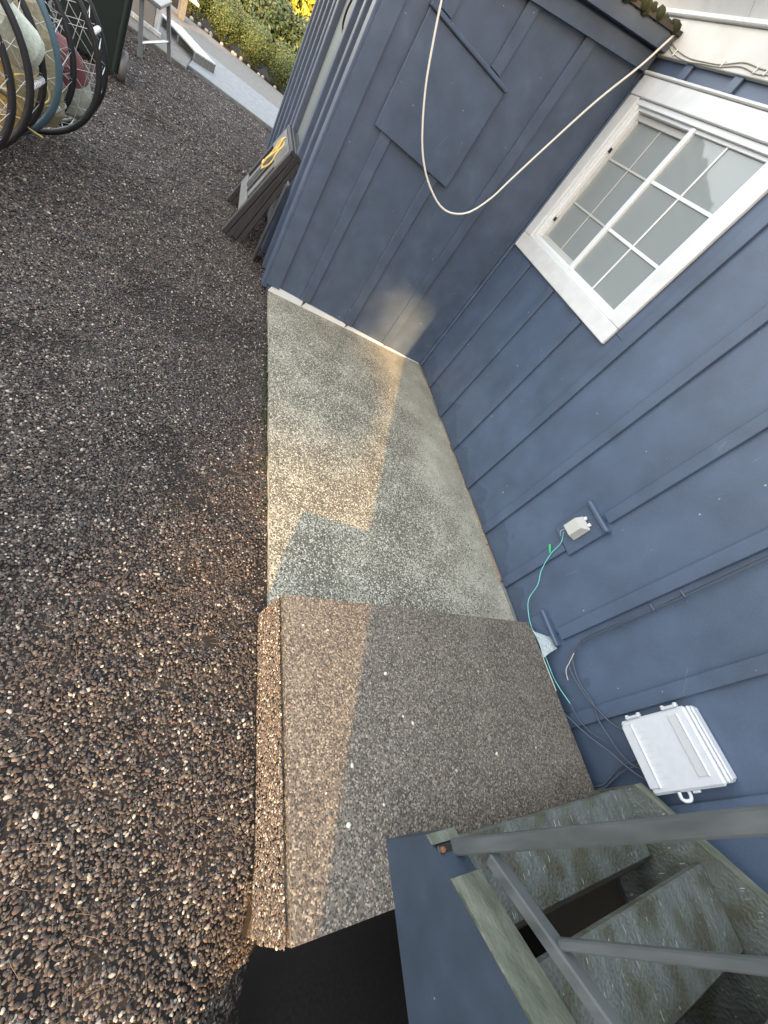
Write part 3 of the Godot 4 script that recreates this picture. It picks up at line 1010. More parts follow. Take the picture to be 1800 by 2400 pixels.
# ------------------------------------------------------------------ fittings on the walls
func build_fittings() -> void:
	# looped white cable
	var c := thing("white_cable", "slack white cable looped across the blue shed wall", "cable")
	var pts := [Vector3(-0.045, 2.53, 0.07), Vector3(-0.062, 2.49, 0.10), Vector3(-0.085, 2.443, 0.12), Vector3(-0.128, 2.304, 0.12), Vector3(-0.225, 2.068, 0.12), Vector3(-0.311, 1.80, 0.12), Vector3(-0.40, 1.501, 0.12), Vector3(-0.447, 1.339, 0.12), Vector3(-0.525, 1.197, 0.12), Vector3(-0.63, 1.125, 0.12), Vector3(-0.745, 1.114, 0.12), Vector3(-0.888, 1.168, 0.12), Vector3(-1.005, 1.252, 0.12), Vector3(-1.099, 1.362, 0.12), Vector3(-1.197, 1.517, 0.12), Vector3(-1.266, 1.667, 0.12), Vector3(-1.322, 1.805, 0.12), Vector3(-1.38, 1.96, 0.12), Vector3(-1.42, 2.06, 0.11)]
	tube("cable_sheath", smooth_path(pts, 5), 0.0065, M.wire_white, c, 8)
	bx("cable_anchor", Vector3(-0.058, 2.505, 0.02), Vector3(-0.031, 2.545, 0.10), M.vinyl, c, 0.005, Basis.from_euler(Vector3(0.7, 0, 0)))
	# two thin wires stapled along the frieze
	for k in 2:
		var wv := thing("frieze_wire", "thin beige wire stapled along the white frieze board", "wire", Vector3.ZERO, "wires on the frieze board")
		var q := []
		for p in [Vector2(2.505, -0.16), Vector2(2.498, -0.08), Vector2(2.480, 0.03), Vector2(2.434, 0.174), Vector2(2.416, 0.337), Vector2(2.421, 0.481), Vector2(2.424, 0.608), Vector2(2.442, 0.748), Vector2(2.430, 0.885), Vector2(2.436, 1.0), Vector2(2.44, 1.5), Vector2(2.43, 2.4)]:
			q.append(Vector3(-0.0335, p.x + (0.014 + 0.006 * sin(p.y * 9.0)) * k, p.y))
		tube("wire_sheath", smooth_path(q), 0.0028, M.wire_beige, wv, 6)
		if k == 1:
			for zz in [0.19, 0.62, 0.86, 0.93]:
				bxc("staple", Vector3(-0.037, 2.437 if zz < 0.8 else 2.442, zz), Vector3(0.006, 0.034, 0.008), M.white, wv, 0.002)
	# junction box
	var j := thing("junction_box", "small grey plastic junction box above the dangling green wire", "junction box", Vector3(-0.0215, 0.545, 2.39))
	bx("box_base", Vector3(-0.012, -0.004, -0.046), Vector3(0, 0.106, 0.046), M.boxgrey, j, 0.004)
	var st := new_st()
	var c0 := Vector3(-0.03, 0.05, 0)
	var bpts := []
	for sg in [[-1, -1], [1, -1], [1, 1], [-1, 1]]:
		bpts.append(Vector3(-0.0125, 0.05 + sg[0] * 0.05, sg[1] * 0.043))
	var tpts := []
	for sg in [[-1, -1], [1, -1], [1, 1], [-1, 1]]:
		tpts.append(Vector3(-0.052, 0.044 + sg[0] * 0.038, -0.004 + sg[1] * 0.034))
	face(st, bpts, c0)
	face(st, tpts, c0)
	for i in 4:
		face(st, [bpts[i], bpts[(i + 1) % 4], tpts[(i + 1) % 4], tpts[i]], c0)
	mesh_node("cover", st.commit(), M.boxgrey, j)
	for zz in [-0.022, 0.022]:
		bx("tab", Vector3(-0.016, 0.107, zz - 0.009), Vector3(-0.004, 0.122, zz + 0.009), M.vinyl, j, 0.002)
	# green wire out of the box
	var gw := thing("green_wire", "thin green wire trailing from the junction box to the step", "wire")
	var gp := [Vector3(-0.024, 0.515, 2.36), Vector3(-0.026, 0.468, 2.41), Vector3(-0.028, 0.386, 2.434), Vector3(-0.030, 0.293, 2.49), Vector3(-0.03, 0.234, 2.554), Vector3(-0.03, 0.143, 2.602), Vector3(-0.032, 0.106, 2.676), Vector3(-0.045, 0.100, 2.752), Vector3(-0.05, 0.106, 2.796), Vector3(-0.045, 0.112, 2.94), Vector3(-0.035, 0.107, 3.056), Vector3(-0.03, 0.136, 3.175)]
	tube("wire_sheath", smooth_path(gp), 0.0026, M.wire_green, gw, 6)
	bxc("tape_flag", Vector3(-0.034, 0.40, 2.405), Vector3(0.003, 0.012, 0.05), M.tag_green, gw, 0.001, Basis.from_euler(Vector3(0.55, 0.2, 0)))
	tube("bare_end", [Vector3(-0.023, 0.53, 2.35), Vector3(-0.027, 0.50, 2.345), Vector3(-0.025, 0.485, 2.37)], 0.0015, M.steel, gw, 5)
	# dark cables
	var paths := [
		[Vector3(-0.024, 2.41, 2.905), Vector3(-0.024, 1.6, 2.908), Vector3(-0.026, 1.193, 2.906), Vector3(-0.024, 0.869, 2.914), Vector3(-0.024, 0.703, 2.920), Vector3(-0.024, 0.504, 2.915), Vector3(-0.026, 0.358, 2.918), Vector3(-0.028, 0.292, 2.945), Vector3(-0.03, 0.246, 2.993), Vector3(-0.032, 0.231, 3.098), Vector3(-0.034, 0.256, 3.206), Vector3(-0.036, 0.248, 3.276), Vector3(-0.04, 0.267, 3.364), Vector3(-0.045, 0.291, 3.433), Vector3(-0.05, 0.33, 3.48), Vector3(-0.05, 0.38, 3.50)],
		[Vector3(-0.03, 2.41, 2.916), Vector3(-0.03, 1.6, 2.918), Vector3(-0.03, 1.193, 2.92), Vector3(-0.03, 0.85, 2.927), Vector3(-0.03, 0.50, 2.925), Vector3(-0.03, 0.33, 2.935), Vector3(-0.034, 0.262, 2.96), Vector3(-0.036, 0.215, 3.03), Vector3(-0.038, 0.235, 3.16), Vector3(-0.04, 0.27, 3.24), Vector3(-0.042, 0.31, 3.31), Vector3(-0.05, 0.37, 3.36), Vector3(-0.05, 0.40, 3.38)],
		[Vector3(-0.07, 0.07, 3.17), Vector3(-0.055, 0.107, 3.226), Vector3(-0.05, 0.167, 3.32), Vector3(-0.05, 0.244, 3.409), Vector3(-0.05, 0.284, 3.465), Vector3(-0.05, 0.335, 3.52), Vector3(-0.05, 0.38, 3.54)],
		[Vector3(-0.03, 0.136, 3.175), Vector3(-0.032, 0.149, 3.253), Vector3(-0.034, 0.191, 3.326), Vector3(-0.036, 0.264, 3.385), Vector3(-0.04, 0.32, 3.41), Vector3(-0.05, 0.38, 3.43)]]
	for i in 4:
		var cb := thing("dark_cable", ["grey cable clipped beside a batten and curving into the white enclosure", "second grey cable clipped beside a batten and looping lower", "grey cable rising from behind the concrete step to the enclosure", "thin grey lead joining the green wire to the enclosure"][i], "cable", Vector3.ZERO, "cables feeding the white enclosure")
		tube("cable_sheath", smooth_path(paths[i]), 0.0040 if i < 3 else 0.0025, M.wire_grey, cb, 7)
		if i == 0:
			for yy in [0.86, 0.72, 1.35, 2.0]:
				bxc("clip", Vector3(-0.028, yy, 2.914), Vector3(0.016, 0.010, 0.036), M.wire_grey, cb, 0.003)
	var pale := thing("pale_lead", "short pale loose wire hanging among the dark cables", "wire")
	tube("wire_sheath", smooth_path([Vector3(-0.03, 0.27, 2.965), Vector3(-0.045, 0.235, 3.0), Vector3(-0.05, 0.20, 3.03), Vector3(-0.045, 0.185, 3.075)]), 0.0025, M.wire_beige, pale, 5)
	for k in 2:
		var cd := thing("conduit", "thin grey conduit rising beside the stairs to the enclosure", "conduit", Vector3.ZERO, "conduits under the enclosure")
		var zz := 3.47 + 0.02 * k
		tube("conduit_pipe", [Vector3(-0.03, -0.1, 3.53 + 0.015 * k), Vector3(-0.03, 0.14, 3.525 + 0.01 * k), Vector3(-0.035, 0.25, zz), Vector3(-0.04, 0.37, zz - 0.02)], 0.005, M.wire_grey, cd, 8)
	# white cable enclosure
	var b := thing("cable_enclosure", "white plastic cable enclosure with hinges and latch beside the stairs", "enclosure", Vector3(-0.0005, 0.365, 3.31))
	bx("back_box", Vector3(-0.06, 0.004, 0.005), Vector3(0, 0.300, 0.270), M.plastic, b, 0.012)
	bx("cover", Vector3(-0.084, 0.0, 0.0), Vector3(-0.0605, 0.282, 0.275), M.plastic, b, 0.010)
	bx("cover_rim", Vector3(-0.080, 0.2825, 0.004), Vector3(-0.0605, 0.296, 0.268), M.plastic, b, 0.006)
	bx("cover_rim", Vector3(-0.072, 0.2965, 0.010), Vector3(-0.0605, 0.306, 0.262), M.plastic, b, 0.004)
	bx("raised_band", Vector3(-0.092, 0.004, 0.020), Vector3(-0.0845, 0.046, 0.252), M.plastic, b, 0.003)
	bx("ridge", Vector3(-0.096, 0.0465, 0.018), Vector3(-0.0845, 0.053, 0.254), M.vinyl, b, 0.003)
	bx("inset_strip", Vector3(-0.0875, 0.205, 0.024), Vector3(-0.0845, 0.240, 0.236), M.plastic_shade, b, 0.001)
	bx("ridge", Vector3(-0.0905, 0.2405, 0.020), Vector3(-0.0845, 0.247, 0.240), M.vinyl, b, 0.003)
	for yy in [0.065, 0.225]:
		var hg := bx("hinge", Vector3(-0.086, yy - 0.032, -0.012), Vector3(-0.058, yy + 0.032, -0.0005), M.plastic, b, 0.004)
		for e in [-0.036, 0.036]:
			bxc("knuckle", Vector3(0, e * 0.72, -0.006), Vector3(0.02, 0.012, 0.012), M.plastic, hg, 0.003)
	tube("latch_hook", smooth_path([Vector3(-0.082, 0.105, 0.274), Vector3(-0.086, 0.105, 0.292), Vector3(-0.080, 0.112, 0.303), Vector3(-0.070, 0.128, 0.303), Vector3(-0.066, 0.134, 0.290), Vector3(-0.066, 0.134, 0.272)], 4), 0.007, M.plastic, b, 8)
	bx("catch", Vector3(-0.074, 0.150, 0.2755), Vector3(-0.062, 0.178, 0.284), M.plastic, b, 0.002)
	for k in 9:
		var zz := 0.030 + 0.024 * k
		var ln := 0.02 + 0.03 * fposmod(sin(k * 7.3) * 3.1, 1.0)
		bx("dirt_streak", Vector3(-0.0848, 0.0535, zz), Vector3(-0.0842, 0.0535 + ln, zz + 0.0022), M.plastic_shade, b, 0.0001)
	# crumpled clear bag in the gap beside the step, and pale lath offcuts
	var bag := thing("plastic_bag", "crumpled clear plastic bag stuck between step and wall", "bag", Vector3(-0.045, 0.115, 2.86))
	mesh_node("film", bag_mesh(), M.bagfilm, bag)
	for k in 2:
		var la := thing("lath", ["pale thin lath lying against the edge of the step", "pale thin lath lying in the gap below the cables"][k], "lath")
		var a := Vector3(-0.075, 0.112, 2.78) if k == 0 else Vector3(-0.060, 0.104, 2.935)
		var e := Vector3(-0.082, 0.112, 2.955) if k == 0 else Vector3(-0.058, 0.104, 3.105)
		bxc("strip", (a + e) * 0.5, Vector3(0.007, 0.006, a.distance_to(e)), M.stone_white, la, 0.001)

func bag_mesh() -> ArrayMesh:
	var st := new_st()
	var n := noise(77, 0.9, 3)
	var g := 18
	var P := []
	for j in g + 1:
		for i in g + 1:
			var u := i / float(g)
			var w := j / float(g)
			var base := Vector3(-0.03, 0.0, -0.075).lerp(Vector3(-0.035, 0.0, 0.085), w).lerp(Vector3(0.028, 0.055, -0.02).lerp(Vector3(0.026, 0.065, 0.05), w), u)
			var dsp := n.get_noise_2d(i * 0.55, j * 0.55) * 0.0035
			P.append(base + Vector3(-0.7, 0.8, 0.0) * dsp + Vector3(-0.012 * sin(PI * u), 0.012 * sin(PI * w), 0))
	for j in g:
		for i in g:
			var a := j * (g + 1) + i
			var f := [P[a], P[a + 1], P[a + g + 2], P[a + g + 1]]
			var nn: Vector3 = (f[2] - f[0]).cross(f[3] - f[1]).normalized()
			if nn.y < 0:
				nn = -nn
			for t in [0, 1, 2, 0, 2, 3]:
				st.set_normal(nn)
				st.add_vertex(f[t])
	return st.commit()

# ------------------------------------------------------------------ stairs
func build_stairs() -> void:
	var s := thing("wooden_stairs", "weathered blue and grey wooden stairs with open risers and railing", "stairs")
	var slope := 0.72
	var zf := 3.515
	var top := func(z: float) -> float: return 0.318 + slope * (z - zf)
	# outer stringer: blue skirt with a bare worn top
	var z1 := 4.55
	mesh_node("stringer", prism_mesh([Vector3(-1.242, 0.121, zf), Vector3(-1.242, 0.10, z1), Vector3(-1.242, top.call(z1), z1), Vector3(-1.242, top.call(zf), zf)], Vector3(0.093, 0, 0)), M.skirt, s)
	mesh_node("stringer_cap", prism_mesh([Vector3(-1.243, top.call(zf + 0.09) + 0.0005, zf + 0.09), Vector3(-1.243, top.call(z1) + 0.0005, z1), Vector3(-1.243, top.call(z1) + 0.010, z1), Vector3(-1.243, top.call(zf + 0.09) + 0.010, zf + 0.09)], Vector3(0.096, 0, 0)), M.greenwood, s)
	mesh_node("stringer_cap", prism_mesh([Vector3(-1.243, top.call(zf) + 0.0005, zf - 0.001), Vector3(-1.243, top.call(zf + 0.022) + 0.0005, zf + 0.022), Vector3(-1.243, top.call(zf + 0.022) + 0.010, zf + 0.022), Vector3(-1.243, top.call(zf) + 0.010, zf - 0.001)], Vector3(0.096, 0, 0)), M.greenwood, s)
	# inner stringer along the house
	mesh_node("stringer", prism_mesh([Vector3(-0.148, 0.121, zf + 0.02), Vector3(-0.148, 0.10, z1), Vector3(-0.148, top.call(z1) + 0.01, z1), Vector3(-0.148, top.call(zf + 0.02) + 0.01, zf + 0.02)], Vector3(0.05, 0, 0)), M.tread, s)
	mesh_node("stringer_cap", prism_mesh([Vector3(-0.149, top.call(zf + 0.02) + 0.0105, zf + 0.019), Vector3(-0.149, top.call(z1) + 0.0105, z1), Vector3(-0.149, top.call(z1) + 0.016, z1), Vector3(-0.149, top.call(zf + 0.02) + 0.016, zf + 0.019)], Vector3(0.052, 0, 0)), M.greenwood, s)
	# treads with cleats under their back edges
	for k in 4:
		var y := 0.292 + 0.172 * k
		var za := 3.538 + 0.245 * k
		bx("tread", Vector3(-1.147, y - 0.038, za), Vector3(-0.150, y, za + 0.222), M.tread, s, 0.006)
		bx("cleat", Vector3(-1.147, y - 0.085, za + 0.205), Vector3(-0.150, y - 0.042, za + 0.243), M.rawdark, s, 0.004)
	# railing on the outer stringer: foot bracket, post, sloped bottom rail, slim balusters
	bx("newel_post", Vector3(-1.188, 0.345, 3.535), Vector3(-1.163, 1.9, 3.571), M.rail, s, 0.004)
	var bk := bx("bracket", Vector3(-1.235, 0.325, 3.540), Vector3(-1.152, 0.350, 3.602), M.black, s, 0.004)
	for o in [Vector3(-0.030, 0.015, -0.020), Vector3(-0.022, 0.016, 0.022), Vector3(0.025, 0.016, 0.020)]:
		mesh_node("bolt", lathe_mesh([Vector2(0, 0.008), Vector2(0.006, 0.007), Vector2(0.008, 0.004), Vector2(0.008, -0.006), Vector2(0, -0.006)], 6), M.rust, bk, o)
	var ra := Vector3(-1.175, 0.475, 3.578)
	var rb := Vector3(-1.175, 0.475 + 0.80 * 0.95, 3.578 + 0.95)
	var L := ra.distance_to(rb)
	bxc("bottom_rail", (ra + rb) * 0.5, Vector3(0.034, 0.030, L), M.rail, s, 0.004, Basis.looking_at((ra - rb).normalized(), Vector3.UP))
	for k in 5:
		var z := 3.712 + 0.145 * k
		var y0 := 0.475 + 0.80 * (z + 0.009 - 3.578) + 0.018
		bx("baluster", Vector3(-1.183, y0, z), Vector3(-1.167, y0 + 1.2, z + 0.019), M.rail, s, 0.003)
	var tr := Vector3(0, 1.32, 0)
	bxc("top_rail", (ra + rb) * 0.5 + tr, Vector3(0.085, 0.036, L), M.rail, s, 0.004, Basis.looking_at((ra - rb).normalized(), Vector3.UP))
	# unseen deck the stairs rise to, added to darken the space beneath
	var d := thing("deck", "unseen wooden deck platform added at the head of the stairs", "deck")
	for k in 10:
		bx("plank", Vector3(-1.25, 0.94, 4.56 + 0.143 * k), Vector3(-0.03, 0.978, 4.56 + 0.143 * k + 0.137), M.tread, d, 0.004)
	for xx in [-1.2, -0.1]:
		for zz in [4.62, 5.9]:
			bx("post", Vector3(xx - 0.045, -0.7, zz - 0.045), Vector3(xx + 0.045, 0.939, zz + 0.045), M.greenwood, d, 0.004)
	bx("skirt", Vector3(-1.26, -0.1, 4.60), Vector3(-1.251, 0.935, 5.98), M.wall, d, 0.002)

# ------------------------------------------------------------------ folded trestles
func build_trestles() -> void:
	# each one: two rails, top beam, cross boards; they lean together on the shed side
	for k in 2:
		var t := thing("trestle", ["folded dark wooden trestle leaning outermost on the shed side", "folded dark wooden trestle leaning against the shed behind another"][k], "trestle", Vector3(-1.895 + 0.085 * k, -0.075, -0.60), "folded trestles")
		var ang := -atan2(0.285 - 0.05 * k, 0.78)
		t.rotation = Vector3(0, 0, ang)
		var H := 0.80 - 0.02 * k
		for zz in [-0.045, -0.80]:
			for e in 2:
				bx("rail", Vector3(-0.038 + 0.042 * e, 0.0, zz - 0.028), Vector3(0.0 + 0.042 * e, H, zz + 0.028), M.darkwood, t, 0.004)
		bx("top_board", Vector3(-0.042, H - 0.17, -0.771), Vector3(-0.022, H - 0.005, -0.074), M.greywood if k == 0 else M.darkwood, t, 0.004)
		bx("middle_board", Vector3(-0.040, 0.20, -0.771), Vector3(-0.020, 0.30, -0.074), M.greywood if k == 0 else M.darkwood, t, 0.004)
		bx("stile", Vector3(-0.046, 0.302, -0.50), Vector3(-0.0425, H - 0.172, -0.44), M.darkwood, t, 0.002)
		bx("panel", Vector3(-0.030, 0.302, -0.68), Vector3(-0.018, H - 0.172, -0.20), M.greywood, t, 0.002)
		bx("slat", Vector3(-0.044, 0.304, -0.33), Vector3(-0.0305, H - 0.174, -0.30), M.darkwood, t, 0.002)
		bx("top_beam", Vector3(-0.040, H + 0.001, -0.83), Vector3(0.0, H + 0.030, -0.015), M.darkwood, t, 0.004)
		bx("top_beam", Vector3(0.004, H + 0.001, -0.83), Vector3(0.044, H + 0.030, -0.015), M.darkwood, t, 0.004)
	var r := thing("yellow_rope", "looped yellow rope hung over the folded trestles", "rope")
	var loop := []
	var o := Vector3(-1.715, 0.585, -0.80)
	for i in 30:
		var a := TAU * i / 29.0 * 1.85
		loop.append(o + Vector3(-0.03 + 0.006 * sin(i * 1.7) + 0.045 * sin(a), 0.12 * sin(a) - 0.02 * sin(a * 0.5), -0.075 * cos(a) + 0.03 * sin(a * 0.5)))
	tube("rope_strand", smooth_path(loop, 3), 0.0065, M.yellow_rope, r, 6)
	# boards standing in the angle behind
	for k in 2:
		var p := thing("leaning_board", ["thin dark board propped upright against the shed behind the trestles", "pale board edge propped upright against the shed behind the trestles"][k], "board", Vector3(-1.66 + 0.02 * k, -0.08, -0.42 - 0.10 * k))
		p.rotation = Vector3(0, 0.0, -0.07)
		bx("plank", Vector3(-0.012, 0, -0.05), Vector3(0.0, 0.62, 0.05), M.darkwood if k == 0 else M.greywood, p, 0.002)

# ------------------------------------------------------------------ crab pots
func build_pots() -> void:
	var st := new_st()
	var R := 0.45
	var D := 0.25
	# wire webbing over both faces and the rim
	for f in [0.0, -D]:
		for a in [0.35, 0.35 + PI / 3, 0.35 + TAU / 3]:
			var u := Vector3(cos(a), sin(a), 0)
			var v := Vector3(-sin(a), cos(a), 0)
			var off := -R + 0.07
			while off < R:
				var hl := sqrt(maxf(R * R - off * off, 0.0))
				if hl > 0.05 and absf(off) > 0.03:
					var j := 0.012 * sin(off * 50.0 + a * 7)
					tube_into(st, [v * off - u * hl + Vector3(0, 0, f), v * (off + j) + Vector3(0, 0, f + j), v * off + u * hl + Vector3(0, 0, f)], 0.0019, 4)
				off += 0.092
	for i in 44:
		var a0 := TAU * i / 44.0
		var a1 := TAU * (i + 1) / 44.0
		var p0 := Vector3(cos(a0) * R, sin(a0) * R, 0)
		var p1 := Vector3(cos(a1) * R, sin(a1) * R, -D)
		if i % 2:
			p0.z = -D
			p1.z = 0
		tube_into(st, [p0, p1], 0.0019, 4)
	var web := st.commit()
	st = new_st()
	var hel := []
	for i in 73:
		var t := i / 72.0
		hel.append(Vector3(0.012 * cos(t * TAU * 9), 0.012 * sin(t * TAU * 9), -D * t))
	tube_into(st, hel, 0.0042, 5)
	var coil := st.commit()
	var hoop := TorusMesh.new()
	hoop.inner_radius = R - 0.017
	hoop.outer_radius = R + 0.017
	hoop.rings = 56
	hoop.ring_segments = 8
	var specs := [[-3.25, -0.42, 0.06], [-3.36, -0.09, -0.03], [-3.38, 0.34, 0.05], [-3.40, 0.76, -0.04]]
	var labels := ["round wire crab pot standing next to the dark green bin", "round wire crab pot with one blue hoop and a tan float inside", "round wire crab pot holding a yellow cream float", "round wire crab pot at the open end of the row, beside the pale jug"]
	var flip := Basis.from_euler(Vector3(PI / 2, 0, 0))
	for k in 4:
		var p := thing("crab_pot", labels[k], "crab pot", Vector3(specs[k][0], 0.395, specs[k][1]), "crab pots stood in a row on the gravel")
		p.rotation = Vector3(-0.03, specs[k][2], 0.4 * k)
		mesh_node("hoop", hoop, M.rubber if k != 1 else M.blue_paint, p, Vector3.ZERO, flip)
		mesh_node("hoop", hoop, M.rubber, p, Vector3(0, 0, -D), flip)
		for i in 5:
			var a := TAU * i / 5.0 + 0.5
			mesh_node("coiled_strut", coil, M.steel, p, Vector3(cos(a), sin(a), 0) * R)
		var w := mesh_node("wire_mesh", web, M.steel, p)
		w.set_meta("kind", "stuff")
		var ent := new_st()
		for q in [[Vector3(-0.18, -0.30, -D * 0.5), Vector3(0.22, 0.28, -D * 0.5)], [Vector3(0.20, -0.32, -0.03), Vector3(-0.24, 0.25, -D + 0.03)]]:
			tube_into(ent, q, 0.007, 6)
		mesh_node("cross_bar", ent.commit(), M.blue_paint if k == 1 else M.rubber, p)
	# floats and gear lying in and between the pots
	var prof := [Vector2(0.0, -0.20), Vector2(0.05, -0.19), Vector2(0.10, -0.14), Vector2(0.115, -0.06), Vector2(0.115, 0.0)]
	var prof2 := [Vector2(0.115, 0.0), Vector2(0.112, 0.08), Vector2(0.085, 0.16), Vector2(0.03, 0.20), Vector2(0, 0.20)]
	var b := thing("crab_float", "red and white fishing float inside the pot nearest the bin", "float", Vector3(-2.98, 0.30, -0.56))
	b.rotation = Vector3(0.25, 0, 0.35)
	mesh_node("lower_half", lathe_mesh(prof), M.buoy_white, b)
	mesh_node("upper_half", lathe_mesh(prof2), M.buoy_red, b)
	tube("stem", [Vector3(0, 0.2, 0), Vector3(0.01, 0.33, 0)], 0.016, M.black, b)
	var b2 := thing("crab_float", "big tan fishing float between the crab pots", "float", Vector3(-3.07, 0.38, -0.22))
	b2.rotation = Vector3(0.1, 0, 0.25)
	mesh_node("lower_half", lathe_mesh(prof), M.buoy_tan, b2, Vector3.ZERO, Basis.IDENTITY.scaled(Vector3(1.1, 1.5, 0.8)))
	mesh_node("upper_half", lathe_mesh(prof2), M.buoy_tan, b2, Vector3.ZERO, Basis.IDENTITY.scaled(Vector3(1.1, 1.5, 0.8)))
	var b3 := thing("crab_float", "yellow cream fishing float lying low in the third pot", "float", Vector3(-3.13, 0.27, 0.14))
	b3.rotation = Vector3(0.2, 0.2, 0.3)
	mesh_node("lower_half", lathe_mesh(prof), M.buoy_cream, b3)
	mesh_node("upper_half", lathe_mesh(prof2), M.buoy_cream, b3)
	var jg := thing("plastic_jug", "pale grey green plastic jug on top of the crab pots", "jug", Vector3(-3.06, 0.56, 0.20))
	jg.rotation = Vector3(0.3, 0.5, 1.0)
	mesh_node("jug_body", lathe_mesh([Vector2(0, -0.12), Vector2(0.09, -0.118), Vector2(0.10, -0.09), Vector2(0.10, 0.06), Vector2(0.06, 0.11), Vector2(0.025, 0.13), Vector2(0.025, 0.16), Vector2(0, 0.16)]), M.buoy_white, jg)
	tube("handle", smooth_path([Vector3(0.095, 0.05, 0), Vector3(0.13, 0.06, 0), Vector3(0.12, 0.10, 0), Vector3(0.05, 0.12, 0)]), 0.01, M.buoy_white, jg)
	var rp := thing("yellow_twine", "loose yellow twine tangled through the crab pots", "twine")
	tube("strand", smooth_path([Vector3(-3.05, 0.20, 0.0), Vector3(-2.96, 0.27, -0.1), Vector3(-3.0, 0.33, -0.15), Vector3(-3.1, 0.30, -0.05), Vector3(-3.02, 0.18, 0.1), Vector3(-2.95, 0.12, 0.02)]), 0.005, M.yellow_rope, rp, 5)

# ------------------------------------------------------------------ bin, stand and far things
func build_far() -> void:
	# wheelie bin
	var b := thing("wheelie_bin", "dark green wheelie bin behind the crab pots", "bin", Vector3(-3.34, -0.075, -2.90))
	b.rotation.y = 0.12
	var c := Vector3(0, 0.5, 0)
	var st := new_st()
	var lo := [Vector3(-0.22, 0.06, -0.24), Vector3(0.22, 0.06, -0.24), Vector3(0.22, 0.06, 0.24), Vector3(-0.22, 0.06, 0.24)]
	var hi := [Vector3(-0.30, 1.02, -0.34), Vector3(0.30, 1.02, -0.34), Vector3(0.30, 1.02, 0.32), Vector3(-0.30, 1.02, 0.32)]
	face(st, lo, c)
	face(st, hi, c)
	for i in 4:
		face(st, [lo[i], lo[(i + 1) % 4], hi[(i + 1) % 4], hi[i]], c)
	mesh_node("body", st.commit(), M.bin, b)
	st = new_st()
	tube_into(st, [Vector3(0.222, 0.06, 0.242), Vector3(0.302, 1.02, 0.322)], 0.03, 10)
	mesh_node("corner_rib", st.commit(), M.bin, b)
	bxc("lid", Vector3(0, 1.06, 0.0), Vector3(0.66, 0.06, 0.72), M.bin, b, 0.02)
	for sx in [-1, 1]:
		var w := mesh_node("wheel", lathe_mesh([Vector2(0.05, -0.028), Vector2(0.10, -0.03), Vector2(0.118, -0.022), Vector2(0.122, 0.0), Vector2(0.118, 0.022), Vector2(0.10, 0.03), Vector2(0.05, 0.028)], 28), M.tyre, b, Vector3(0.285 * sx, 0.12, 0.16), Basis.from_euler(Vector3(0, 0, PI / 2)))
		for k in 5:
			var a := TAU * k / 5.0
			bxc("spoke", Vector3(cos(a) * 0.05, 0, sin(a) * 0.05), Vector3(0.10, 0.02, 0.02), M.metal_grey, w, 0.004, Basis(Vector3.UP, -a))
		mesh_node("hub", lathe_mesh([Vector2(0, -0.034), Vector2(0.022, -0.03), Vector2(0.022, 0.03), Vector2(0, 0.034)], 12), M.metal_grey, w)
	tube("axle", [Vector3(-0.28, 0.12, 0.16), Vector3(0.28, 0.12, 0.16)], 0.012, M.black, b)
	# metal stand
	var s := thing("metal_stand", "low grey metal stand with splayed legs on the gravel", "stand")
	for q in [[Vector3(-2.885, -0.08, -4.95), Vector3(-2.995, 0.43, -4.95)], [Vector3(-3.10, -0.08, -4.15), Vector3(-3.165, 0.43, -4.2)], [Vector3(-3.50, -0.08, -4.95), Vector3(-3.40, 0.43, -4.95)], [Vector3(-3.56, -0.08, -4.15), Vector3(-3.50, 0.43, -4.2)]]:
		var mid: Vector3 = (q[0] + q[1]) * 0.5
		var dir: Vector3 = (q[1] - q[0])
		bxc("leg", mid, Vector3(0.045, dir.length(), 0.045), M.metal_grey, s, 0.004, Basis(Quaternion(Vector3.UP, dir.normalized())))
	bx("tray", Vector3(-3.52, 0.432, -5.02), Vector3(-2.97, 0.47, -4.1), M.metal_grey, s, 0.006)
	tube("crossbar", [Vector3(-3.14, 0.03, -4.17), Vector3(-2.93, 0.11, -4.95)], 0.014, M.steel, s)
	# concrete aprons
	var t := ramp_tex(noise(91, 0.03, 5), 512, Color(0.80, 0.80, 0.80), Color.WHITE)
	var cl := mat(lin(0.21, 0.225, 0.235), 0.8, t, 0.6)
	var ct := mat(lin(0.155, 0.148, 0.135), 0.85, t, 0.6)
	var a1 := bx("driveway", Vector3(-2.70, -0.25, -7.20), Vector3(2.0, -0.03, -5.36), cl, self, 0.01)
	structure(a1, "pale brushed concrete apron beyond the gravel", "driveway")
	var a2 := bx("driveway", Vector3(-12.0, -0.25, -7.20), Vector3(-2.705, -0.035, -5.10), ct, self, 0.01)
	structure(a2, "greyer older concrete apron beside the pale one", "driveway")
	var a3 := bx("driveway", Vector3(-12.0, -0.25, -9.05), Vector3(6.0, -0.034, -7.205), ct, self, 0.01)
	structure(a3, "tan concrete lane in front of the clipped hedge", "driveway")
	# white pallet, cabinet, bench
	var p := thing("pallet", "low whitewashed slatted pallet lying on the concrete", "pallet", Vector3(-2.80, -0.034, -6.25), "", 0.62)
	for k in 5:
		bx("slat", Vector3(-0.16 + 0.068 * k, 0.10, -0.55), Vector3(-0.16 + 0.068 * k + 0.062, 0.12, 0.45), M.pale_board, p, 0.003)
	for zz in [-0.52, -0.05, 0.40]:
		bx("bearer", Vector3(-0.16, 0.0, zz), Vector3(0.17, 0.099, zz + 0.045), M.greywood, p, 0.003)
	var cb := thing("grey_cabinet", "dark grey cabinet with pale edge behind the metal stand", "cabinet", Vector3(-3.35, -0.034, -5.9))
	bx("carcass", Vector3(-0.30, 0.0, -0.2), Vector3(0.15, 0.75, 0.2), M.metal_grey, cb, 0.006)
